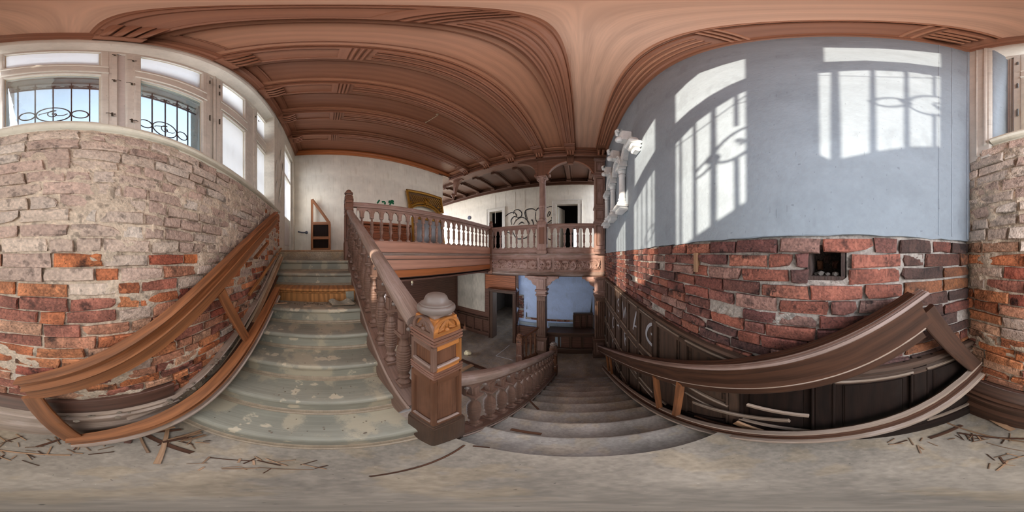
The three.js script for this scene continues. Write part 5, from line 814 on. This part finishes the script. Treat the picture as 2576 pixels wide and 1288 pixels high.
// ================================================================ BLIND ARCADE OF STUCCO
{
  const t = new Thing('stucco_arcade', 'white stucco blind arcade of arches and colonnettes on the white wall', 'wall relief', { ref: 1570 }), x = R - .02, cols = [2.62, 3.36, 4.10];
  const P = (f, y, d = 0) => V(x - d, y, f);
  for (const f of cols) {
    const c = P(f, 0, .035), col = t.add('colonnette', lathe([[.085, .86], [.085, .92], [.06, .95], [.068, .98], [.055, 1.0], [.052, 1.42], [.062, 1.44], [.062, 1.46], [.05, 1.48]], c, 16), mat.stucco);
    t.add('capital', [lathe([[.055, 1.48], [.075, 1.53], [.07, 1.55], [.10, 1.60]], c, 16), box(x - .13, x + .02, 1.60, 1.65, f - .12, f + .12, .012), box(x - .10, x + .02, 1.65, 1.72, f - .10, f + .10, .01)], mat.stucco, { under: col });
    for (let i = 0; i < 5; i++) t.add('dentil', box(x - .12, x, 1.555, 1.60, f - .10 + i * .045, f - .08 + i * .045, .004), mat.stucco, { under: col });
    t.add('ledge', [box(x - .17, x + .02, .80, .84, f - .19, f + .19, .012), box(x - .12, x + .02, .74, .80, f - .16, f + .16, .012), box(x - .10, x + .02, .84, .87, f - .12, f + .12, .01)], mat.stucco);
  }
  const edges = [1.95, ...cols, 4.84];
  for (let i = 0; i < edges.length - 1; i++) {
    const a = edges[i] + .04, b = edges[i + 1] - .04, m = (a + b) / 2, r = (b - a) / 2, band = (ri, ro, d) => { const o = [...Array(25)].map((_, k) => { const q = Math.PI * k / 24; return P(m + ro * Math.cos(q), 1.72 + ro * 1.05 * Math.sin(q), d); }), n = [...Array(25)].map((_, k) => { const q = Math.PI * (24 - k) / 24; return P(m + ri * Math.cos(q), 1.72 + ri * 1.05 * Math.sin(q), d); }); return prism([...o, ...n], V(.05 + d, 0, 0)); };
    const k0 = i ? 0 : 0; if (i < 3) { t.add('arch', band(r - .10, r + .01, .05), mat.stucco); t.add('arch_moulding', [band(r - .115, r - .09, .065), band(r - .01, r + .02, .07)], mat.stucco); for (let k = 1; k < 16; k++) { const q = Math.PI * k / 16; t.add('leaf', ball(P(m + (r - .05) * Math.cos(q), 1.72 + (r - .05) * 1.05 * Math.sin(q), .055), .022, .6, 1, 1), mat.stucco); } }
    if (i < 3) t.add('keystone', [box(x - .16, x + .02, 1.72 + r * .98, 1.72 + r * .98 + .22, m - .07, m + .07, .03), tube([P(m - .08, 1.72 + r + .2, .17), P(m, 1.72 + r + .24, .20), P(m + .08, 1.72 + r + .2, .17)], .035, 10, 8), ball(P(m, 1.72 + r + .02, .17), .06, 1, 1, 1.2, 2)], mat.stucco);
  }
  t.add('corbel', [box(x - .16, x + .02, 1.66, 1.72, 1.86, 2.06, .02), box(x - .12, x + .02, 1.60, 1.66, 1.88, 2.04, .02), box(x - .08, x + .02, 1.54, 1.60, 1.91, 2.02, .02)], mat.stucco); t.done();
}
// ================================================================ THE FALLEN PANEL FRAMES
const railMould = (w, d) => [[-d, -w / 2], [d * .1, -w / 2], [d * .35, -w * .46], [d * .3, -w * .06], [-d * .3, -w * .03], [-d * .3, w * .0], [d * .9, w * .03], [d * 1.15, w * .08], [d * 1.0, w * .12], [d * .4, w * .14], [d * .1, w * .18], [d * .45, w * .36], [d * 1.0, w * .40], [d * 1.2, w * .46], [d * .9, w / 2], [-d, w / 2]];
{
  const t = new Thing('panel_frame', 'loose wooden frame of slanting panelling leaning on the brick wall beside the upper flight', 'wood frame', { ref: 400 });
  const a = V(.195, -.80, -.715), b = V(-2.40, .60, -.71); t.add('top_rail', bar(a, b, railMould(.185, .032)), mat.frame);
  const c = V(-.02, -1.452, -.67), d = V(-2.06, -.47, -.60); t.add('bottom_rail', [bar(c, d, railMould(.13, .036))], mat.frame); t.add('bottom_ledge', bar(d.clone().add(V(0, -.068, .005)), c.clone().add(V(0, -.068, .005)), rect(.075, .03, .008)), mat.frameDust);
  t.add('end_stile', bar(V(.16, -.86, -.715), V(-.03, -1.43, -.685), rect(.10, .03, .006), new THREE.Vector3(0, 0, -1)), mat.frame);
  t.add('stile', bar(V(-.98, -.27, -.715), V(-1.27, -.80, -.645), rect(.09, .03, .006), new THREE.Vector3(0, 0, -1)), mat.frame);
  t.add('broken_edge', [bar(V(-1.58, -.02, -.70), V(-1.95, .16, -.70), rect(.05, .03, .008))], mat.frame); t.done();
}
{
  const t = new Thing('panel_frame', 'long loose wooden frame leaning on the white wall side along the lower flight', 'wood frame', { ref: 1950 });
  const a = V(.625, -.24, -.36), b = V(.548, -2.985, 4.72), top = [[.03, -.085], [.045, -.07], [.03, -.05], [.03, .02], [.05, .035], [.05, .055], [.035, .07], [.02, .085], [.004, .085], [.0, .079], [-.006, .085], [-.022, .085], [-.026, .079], [-.032, .085], [-.05, .085], [-.05, -.085]];
  t.add('top_rail', bar(b, a, top), mat.frameDark, { crease: .4 });
  t.add('top_face', bar(b.clone().add(V(-.028, .086, 0)), a.clone().add(V(-.028, .086, 0)), [[-.035, -.006], [.04, -.006], [.046, .0], [.036, .008], [.028, .003], [.02, .008], [.008, .008], [.002, .003], [-.004, .008], [-.02, .008], [-.026, .003], [-.035, .006]]), mat.rail);
  t.add('lower_rail', bar(b.clone().add(V(.0, -.115, 0)), a.clone().add(V(0, -.115, 0)), rect(.035, .09, .008)), mat.frameDark); t.add('rail_bead', bar(b.clone().add(V(-.03, -.085, 0)), a.clone().add(V(-.03, -.085, 0)), rect(.03, .018, .007)), mat.frameDust);
  const c = V(.655, -.84, -.80), d = V(.575, -3.17, 3.88); t.add('bottom_rail', bar(d, c, railMould(.10, .03)), mat.frameDark); t.add('bottom_ledge', bar(d.clone().add(V(-.01, -.056, 0)), c.clone().add(V(-.01, -.056, 0)), rect(.07, .025, .008)), mat.frameDust); t.add('bottom_rail_bead', bar(d.clone().add(V(0, .058, 0)), c.clone().add(V(0, .058, 0)), rect(.045, .016, .006)), mat.frameDust);
  t.add('end_stile', bar(V(.632, -.26, -.385), V(.655, -.82, -.765), rect(.035, .10, .006), new THREE.Vector3(0, 0, -1)), mat.frameDark);
  for (const [p, q] of [[.84, .93], [1.18, 1.16], [3.0, 2.9], [3.35, 3.2]]) { const yt = -.24 - .540 * (p + .36) - .13, yb = -.84 - .498 * (q + .80) + .04; t.add('stile', bar(V(.612 - .015 * p, yt, p), V(.64 - .018 * q, yb, q), rect(.04, .055, .006), new THREE.Vector3(0, 0, -1)), mat.frame); }
  t.done();
}
// boards heaped along the foot of the window wall, up the stair
const heap = [
  [[-.30, -1.30, -.79], [-2.6, -.12, -.77], .07, .022, 'frameDust', 'long dusty board lying against the brick wall up the stair edge'],
  [[-.85, -1.16, -.74], [-2.75, .02, -.74], .05, .03, 'plankPale', 'narrow pale batten heaped on the stair edge beside the brick wall'],
  [[-1.0, -1.05, -.70], [-2.70, -.02, -.70], .045, .025, 'plank', 'brown batten lying on top of the heap along the stair edge'],
  [[-.60, -1.24, -.72], [-2.3, -.30, -.68], .06, .02, 'frameDark', 'dark board wedged between loose frame and brick wall'],
  [[-1.55, -.42, -.76], [-2.78, .13, -.74], .035, .03, 'bareWood', 'yellowish lath leaning on the brick wall near the stair head'],
  [[-1.75, -.52, -.77], [-2.72, .06, -.765], .03, .02, 'frameDust', 'grey lath close to the brick wall near the stair head'],
];
const behind = [[[1745, 1012], [1985, 1058], .035, 'dadoHi', 'light moulding strip fallen behind the long frame by the panelling'], [[1752, 1052], [1945, 1092], .09, 'frameDark', 'dark broken board lying behind the long frame at the landing edge'], [[1850, 1062], [1930, 1090], .07, 'plank', 'short torn board end lying behind the long frame'], [[1880, 1018], [2035, 1046], .03, 'frameDust', 'pale bead strip slipped down behind the long frame']];
for (const [a, b, w, m, l] of behind) one('board', l, 'board', bar(onX(a[0], a[1], .695), onX(b[0], b[1], .695), rect(.02, w, .004)), mat[m], { ref: 1850 });
for (const [a, b, w, h, m, l] of heap) one('board', l, 'board', bar(V(...a), V(...b), rect(w, h, .005)), mat[m], { ref: 600 });
// skirting of the landing along the window wall, two lengths
{
  const pr = [[-.03, -.13], [.04, -.13], [.045, .03], [.03, .05], [.02, .06], [.02, .14], [.05, .16], [.055, .19], [.035, .20], [.04, .225], [.02, .245], [-.03, .25]], g = (x0, x1, dx = 0) => bar(V(x1, -H + .13, W + .01), V(x0, -H + .13, W + .01), pr.map(([s, y]) => [s, y]).reverse().map(([s, y]) => [-s * -1, y]));
  struct('baseboard_left', [g(-.62, .47)], mat.frameDust, 300); struct('baseboard_corner', [g(.27, .76)], mat.frameDark, 2700);
  const dk = (x0, x1) => box(x0, x1, -H + .375, -H + .53, W - .005, W + .032, .004); struct('dark_gap_5', [dk(-.60, .47)], mat.hallWood, 300); struct('dark_gap_6', [dk(.27, .76)], mat.hallWood, 2700);  // dark strip in place of the dark gap where panelling is gone
}
// ================================================================ ON THE UPPER FLOOR
{
  const X = FAR + .10, q = (u, v) => onX(u, v, X), a = q(785, 502), b = q(829, 562), c = q(829, 627), d = q(786, 627), t = new Thing('door_leaf', 'narrow panelled door leaf with a slanting top leaning on the cream wall', 'door', { ref: 806 }), yb = FLOOR2 + .01; c.y = d.y = yb;
  const S = (p, r, w) => bar(p, r, rect(w, .03, .005), new THREE.Vector3(1, 0, 0)); t.add('stile', S(V(X, yb, -a.z), V(X, a.y, -a.z), .07), mat.frame); t.add('stile', S(V(X, yb, -b.z), V(X, b.y, -b.z), .07), mat.frame); t.add('slanting_rail', S(V(X, a.y, -a.z), V(X, b.y, -b.z), .08), mat.frame);
  for (const y of [b.y, mixn(yb, b.y, .48), yb + .06]) t.add('rail', S(V(X, y, -a.z), V(X, y, -b.z), .08), mat.frame); t.add('panel', box(X - .012, X - .002, yb, b.y, -a.z, -b.z), mat.dado); t.done();
}
{
  // tall glazed door in the recess by the stair head
  const t = new Thing('window_6', undefined, undefined, { kind: 'structure', ref: 728 }), x0 = -4.34, x1 = -3.36, F = -.93;
  t.add('frame', [box(x0, x0 + .10, FLOOR2, 2.9, F - .04, F + .06, .01), box(x1 - .10, x1, FLOOR2, 2.9, F - .04, F + .06, .01), box(x0, x1, 2.78, 2.9, F - .04, F + .06, .01), box(x0, x1, 2.02, 2.10, F - .04, F + .05, .01), box(x0, x1, FLOOR2, FLOOR2 + .85, F - .03, F + .03, .01)], mat.paint);
  t.add('panel', [box(x0 + .2, x1 - .2, FLOOR2 + .14, FLOOR2 + .70, F + .02, F + .045, .01)], mat.paintGrey); t.add('pane', [prism([V(x0 + .1, .95, F), V(x1 - .1, .95, F), V(x1 - .1, 2.05, F), V(x0 + .1, 2.05, F)], V(0, 0, .0005))], mat.frostedGlass, { crease: 0 }); t.add('pane', [prism([V(x0 + .1, 2.05, F), V(x1 - .1, 2.05, F), V(x1 - .1, 2.8, F), V(x0 + .1, 2.8, F)], V(0, 0, .0005))], mat.frostedGlass, { crease: 0 }); t.done();
}
{
  const p = onX(750, 583, FAR + .06), q = onX(771, 585, FAR + .06), t = new Thing('wall_bracket', 'small iron rail end sticking out of the cream wall', 'bracket', { ref: 760 }); t.add('rod', tube([p, V(FAR + .12, mixn(p.y, q.y, .5) - .02, -(p.z + q.z) / 2), q], .022, 10, 8), mat.iron); t.add('rose', ball(q, .045, .5, 1, 1, 2), mat.iron); t.done();
}
// gilded head of a pier glass, hung crooked on the cream wall
{
  const X = FAR + .06, q = (u, v, d = 0) => onX(u, v, X + d), t = new Thing('overmantel', 'carved gilded head of a mirror frame hanging crooked on the cream wall', 'picture frame', { ref: 1068 }), z = (x, y) => [860 + x / 4.955, 460 + y / 4.955], Z = (x, y, d) => q(...z(x, y), d);
  const rod = (pts, r, m = mat.gold, n = 20) => tube(pts.map(([x, y]) => Z(x, y, .05)), r, n, 6);
  t.add('backboard', prism([Z(812, 100), Z(1235, 195), Z(1255, 370), Z(1200, 372), Z(1140, 320), Z(1040, 292), Z(950, 292), Z(880, 312), Z(838, 305)], V(.03, 0, 0)), mat.mesh);
  for (let k = 0; k < 14; k++) { const x = 850 + k * 27; t.add('lattice', [rod([[x, 130 + (x - 812) * .2], [x + 60, 250 + (x - 812) * .12]], .008, mat.gold, 3), rod([[x + 60, 140 + (x - 812) * .2], [x, 240 + (x - 812) * .12]], .008, mat.gold, 3)], mat.gold); }
  t.add('top_moulding', rod([[805, 92], [1020, 132], [1238, 198]], .05), mat.gold); t.add('side_moulding', rod([[810, 95], [835, 230], [845, 312]], .045), mat.gold); t.add('side_moulding', rod([[1232, 198], [1245, 290], [1258, 380]], .045), mat.gold);
  t.add('arch_moulding', [rod([[838, 300], [890, 270], [960, 250], [1040, 258], [1120, 290], [1185, 340], [1220, 382]], .045), rod([[870, 310], [940, 285], [1040, 290], [1130, 325], [1190, 378]], .03)], mat.gold);
  const lump = []; for (let i = 0; i < 26; i++) { const a = rnd(6.28), r = Math.sqrt(rnd()); lump.push(ball(Z(1052 + 42 * r * Math.cos(a), 240 + 62 * r * Math.sin(a), .07 + .04 * (1 - r)), rnd(.02, .05), .7, 1, 1, 1)); } t.add('cartouche', lump, mat.gold);
  const c2 = []; for (const [cx, cy] of [[855, 250], [860, 295], [1215, 320], [1235, 360]]) for (let i = 0; i < 7; i++) c2.push(ball(Z(cx + rnd(-20, 20), cy + rnd(-22, 22), .07), rnd(.02, .04), .7, 1, 1, 1)); t.add('leafwork', c2, mat.gold); t.done();
}
{
  const X = FAR + .35, q = (u, v) => onX(u, v, X), t = new Thing('sideboard_back', 'brown panelled wooden back of a piece of furniture behind the gallery balustrade', 'furniture', { ref: 960 }), a = q(895, 545), b = q(1030, 560), y0 = FLOOR2, B = (u0, u1, ya, yb, d, m, n) => { const p = q(u0, 600), r = q(u1, 600); t.add(n, box(X, X + d, ya, yb, -p.z, -r.z, .01), m); };
  B(880, 1030, y0, .86, .04, mat.stripe, 'panel'); B(878, 1031, .86, .93, .09, mat.stripe, 'top_rail'); B(880, 1030, .70, .84, .06, mat.stripe, 'frieze'); for (const u of [884, 911, 934, 958, 984, 1007, 1028]) B(u, u + 4, y0, .70, .06, mat.stripe, 'stile'); for (let i = 0; i < 24; i++) { const p = q(884 + i * 6, 550); t.add('frieze_boss', ball(V(X + .065, .77, -p.z), .03, .5, 1, 1), mat.stripe); } t.done();
}
{
  const X0 = FAR + .5, q = (u, v, x) => onX(u, v, x), z = (x, y) => [860 + x / 4.955, 460 + y / 4.955], t = new Thing('mirror', 'tall tarnished mirror in a gilded frame leaning behind the gallery balustrade', 'mirror', { ref: 1075 });
  const a = q(...z(880, 430), X0), b = q(...z(1240, 480), X0), c = q(...z(1285, 800), X0), d = q(...z(905, 790), X0); c.y = d.y = FLOOR2; t.add('glass', prism([a, b, c, d], V(-.02, 0, 0)), mat.mirror); for (const [p, r] of [[a, b], [b, c], [d, a], [c, d]]) t.add('frame', bar(p, r, rect(.09, .05, .015), new THREE.Vector3(1, 0, 0)), mat.gold); t.done();
}
// writing on the walls
{
  const n = new THREE.Vector3(1, 0, 0), z = (x, y) => onX(860 + x / 4.955, 460 + y / 4.955, FAR + .002), S = (pts, w = .05) => stroke(pts.map(([x, y]) => z(x, y)), w, n, .002), t = new Thing('graffiti', 'small green brush-painted letters on the cream wall above the balustrade', 'graffiti', { ref: 970 });
  t.add('letter', S([[470, 212], [455, 235], [440, 256]]), mat.green); t.add('letter', [S([[498, 238], [525, 236], [540, 240]]), S([[540, 240], [538, 258], [530, 268]])], mat.green); t.add('letter', [S([[585, 222], [615, 245], [648, 262]]), S([[640, 215], [615, 245], [595, 275]]), S([[580, 244], [650, 236]]), S([[612, 212], [622, 240]])], mat.green); t.done();
  const m = new THREE.Vector3(0, 0, 1), y = (x, v) => onF(1220 + x * .2795, 360 + v * .2795, BACK - .004), G = (pts, w = .045) => stroke(pts.map(([x, v]) => y(x, v)), w, m, .002, .5), g = new Thing('graffiti', 'large black bubble-letter graffiti sprayed on the back wall of the gallery', 'graffiti', { ref: 1340 });
  const all = [[[180, 745], [168, 705], [185, 660], [225, 630], [262, 622]], [[255, 640], [265, 608], [300, 600], [330, 625], [325, 660], [295, 668]], [[262, 620], [285, 650], [280, 665]], [[240, 735], [235, 695], [262, 662], [300, 672]], [[255, 735], [285, 690], [330, 668], [375, 690], [405, 730]], [[300, 735], [330, 712], [355, 725]], [[395, 735], [360, 640], [375, 600], [430, 592], [460, 610]], [[365, 620], [385, 690]], [[460, 610], [480, 585], [520, 590]], [[458, 615], [455, 680], [475, 720]], [[415, 700], [425, 690], [436, 730], [445, 810], [440, 850], [460, 840]], [[412, 745], [400, 800], [370, 850], [300, 862], [270, 840], [245, 790]], [[555, 580], [600, 572], [628, 610], [622, 650], [600, 672], [618, 690], [610, 715], [575, 720]], [[560, 660], [575, 620], [588, 625], [580, 650], [562, 665]], [[560, 720], [590, 700], [600, 690]], [[565, 860], [590, 870], [600, 862]], [[172, 770], [200, 800], [250, 820]]];
  for (const p of all) g.add('stroke', G(p), mat.black); g.done();
  one('vent_cover', 'small round vent cover on the back wall left of the first doorway', 'vent', lathe([[.01, 0], [.10, 0], [.10, .03], [.07, .04], [.04, .035], [.001, .04]], V(0, 0, 0), 20).rotateX(Math.PI / 2).translate(onF(1181, 548, BACK).x, onF(1181, 548, BACK).y, -BACK), mat.iron, { ref: 1181 });
}
// hook with a wire on the ceiling
{ const p = onY(1100, 287, CEIL - .02), q = onY(1072, 305, CEIL - .02); one('wire_hook', 'bent wire hanging from the ceiling panel above the stair well', 'wire', [tube([p, p.clone().add(V(0, -.06, 0)), q.clone().add(V(0, -.05, 0)), q.clone().add(V(0, -.02, 0))], .008, 14, 5), ball(p, .03)], mat.plankPale, { ref: 1085 }); }
// ================================================================ LITTER
{
  const fl = -H, S = (a, b, w, h, m, l, lift = 0, y = fl, r) => one('splinter', l, 'splinter', bar(onY(...a, y + h / 2 + lift), onY(...b, y + h / 2 + lift * .3), rect(w, h, h * .25)), m, r ?? { ref: (a[0] + b[0]) / 2 });
  S([424, 1069], [394, 1167], .022, .012, mat.plank, 'reddish lath end sticking out upright in front of the fallen frame', .006); S([349, 1090], [373, 1139], .014, .010, mat.splinter, 'thin splinter crossing the floor left of the upright lath end');
  S([361, 1090], [483, 1139], .03, .008, mat.frameDark, 'dark flat sliver under the lath end by the first step'); S([0, 1133], [177, 1145], .012, .008, mat.plank, 'long pale splinter along the floor at the far left');
  S([92, 1124], [165, 1099], .016, .008, mat.frameDark, 'dark splinter below the lower corner of the fallen frame'); S([648, 1176], [789, 1182], .007, .006, mat.splinter, 'long fine splinter in front of the first step');
  S([670, 1164], [743, 1157], .006, .006, mat.plank, 'fine pale splinter close under the first step'); S([526, 1151], [642, 1160], .006, .006, mat.frameDark, 'fine dark splinter beside the left end of the first step');
  S([330, 1095], [320, 1115], .03, .012, mat.hallWood, 'black charred scrap beside the upright lath end');
  S([1285, 1080], [1362, 1092], .03, .012, mat.frameDark, 'dark splintered stick lying on the second step down', 0, -H - RISE, { ref: 1320 }); S([1330, 1005], [1355, 1030], .02, .012, mat.frameDark, 'dark stick slanting down the lower flight by its balustrade', 0, -H - RISE * 3, { ref: 1340 }); S([1190, 1122], [1232, 1126], .012, .008, mat.frameDark, 'short dark splinter at the head of the lower flight', 0, -H, { ref: 1210 });
  S([2445, 1016], [2548, 1082], .04, .012, mat.plank, 'broad brown lath lying across the corner of the landing', .02); S([2377, 1061], [2580, 1112], .012, .008, mat.splinter, 'long reddish splinter across the right corner of the landing'); S([2411, 1089], [2580, 1104], .016, .008, mat.frameDark, 'dark splinter beside the long reddish one at the right edge'); S([2338, 1102], [2420, 1070], .025, .008, mat.frameDark, 'dark flat sliver below the end of the long frame'); S([2484, 1114], [2580, 1136], .006, .006, mat.splinter, 'fine splinter nearest the standing point at the right edge');
  S([930, 1199], [1168, 1120], .010, .008, mat.frameDark, 'dark cracked board edge running across the landing to the newel post');
  // broken laths heaped between the loose frame and the first step
  for (let k = 0; k < 11; k++) { const u = rnd(365, 500), v = 1062 + (u - 365) * .25 + rnd(0, 26), a = rnd(-.7, .5), p = onY(u, v, fl + .006 + k * .003), l = rnd(.05, .11), d = V(Math.cos(a) * l, rnd(-.004, .006), Math.sin(a) * l * .6); one('broken_lath', 'broken brown lath in the heap between the loose frame and first step', 'broken lath', bar(p.clone().sub(d), p.clone().add(d), rect(rnd(.012, .03), .008, .002)), [mat.splinter, mat.frameDark, mat.plank][k % 3], { ref: u, group: 'broken laths heaped at the foot of the first step' }); }
  // small chips scattered at the foot of the walls and stairs
  const chips = []; const G = { group: 'small wood chips scattered over the landing' };
  const spots = [[20, 1105, 90], [120, 1120, 80], [60, 1150, 90], [250, 1125, 70], [460, 1120, 60], [560, 1165, 90], [700, 1170, 110], [2500, 1100, 60], [2440, 1095, 60], [2300, 1115, 60], [2520, 1160, 40]];
  let n = 0; for (const [u, v, s] of spots) for (let k = 0; k < 8; k++) { const uu = clamp(u + rnd(-s, s), 3, 2570), vv = v + rnd(-16, 16), p = onY(uu, Math.max(vv, 1100), fl + .005), a = rnd(3.14), l = rnd(.012, .05), d = V(Math.cos(a) * l, 0, Math.sin(a) * l); one('wood_chip', 'small splinter of dry wood lying loose on the dusty landing floor', 'wood chip', bar(p.clone().sub(d), p.clone().add(d), rect(rnd(.003, .008), .005, .001)), [mat.splinter, mat.frameDark, mat.plank][rnd(3) | 0], { ref: uu, ...G }); n++; }
  // crumbs of plaster on the treads
  const crumbs = (label, y, list, ref, m) => { const g = list.map(([x, f, r]) => ball(V(x, y + r * .4, f), r, 1.3, .6, 1, 0)); one('plaster_crumb', label, 'debris', g, m, { ref, kind: 'stuff' }); };
  for (let k = 1; k <= 8; k++) { const L = []; for (let i = 0; i < 26; i++) L.push([stairX(k) - .05 - rnd(.20), mixn(W + .06, .38, Math.pow(rnd(), i % 2 ? 1 : .4)), rnd(.002, .006)]); crumbs('scattered crumbs of plaster on step ' + ['one', 'two', 'three', 'four', 'five', 'six', 'seven', 'eight'][k - 1] + ' of the upper flight', stepY(k), L, 800, mat.mortarPale); }
  { const L = []; for (let i = 0; i < 90; i++) L.push([stairX(6) + .01 + rnd(.10), W + .05 + rnd(1.15), rnd(.004, .014)]); crumbs('heap of dark crumbled underlay in front of the bare wooden step', stepY(5), L, 800, mat.dirt); }
  one('linoleum_scrap', 'torn curling scrap of grey linoleum at the bare wooden step', 'linoleum', sheet(10, 5, (s, q) => V(stairX(5) - .12 - .13 * q, stepY(5) + .012 + .035 * q * q + .02 * Math.sin(s * 9) * q, mixn(.08, .36, s) + .02 * Math.sin(q * 5)), (s, q) => [s, q]), mat.lino, { ref: 850 });
  one('splinter', 'pale broken lath lying on the fifth step by the torn linoleum', 'splinter', bar(V(stairX(5) - .10, stepY(5) + .012, -.62), V(stairX(5) - .19, stepY(5) + .012, -.45), rect(.03, .015, .004)), mat.plank, { ref: 720 });
  { const L = []; for (let i = 0; i < 70; i++) { const x = rnd(-2.6, .1); L.push([x, W + .05 + rnd(.05), rnd(.006, .016)]); } const g = L.map(([x, f, r]) => ball(V(x, x > -.6 ? -H + .36 : -H + .36 + (-.60 - x) * .62 + r, f), r, 1.2, .8, 1, 0)); one('rubble', 'mortar crumbs lying along the top of the boards by the brick wall', 'debris', g, mat.mortarPale, { ref: 500, kind: 'stuff' }); }
}
console.log('triangles', nTris);
renderer.render(scene, camera);
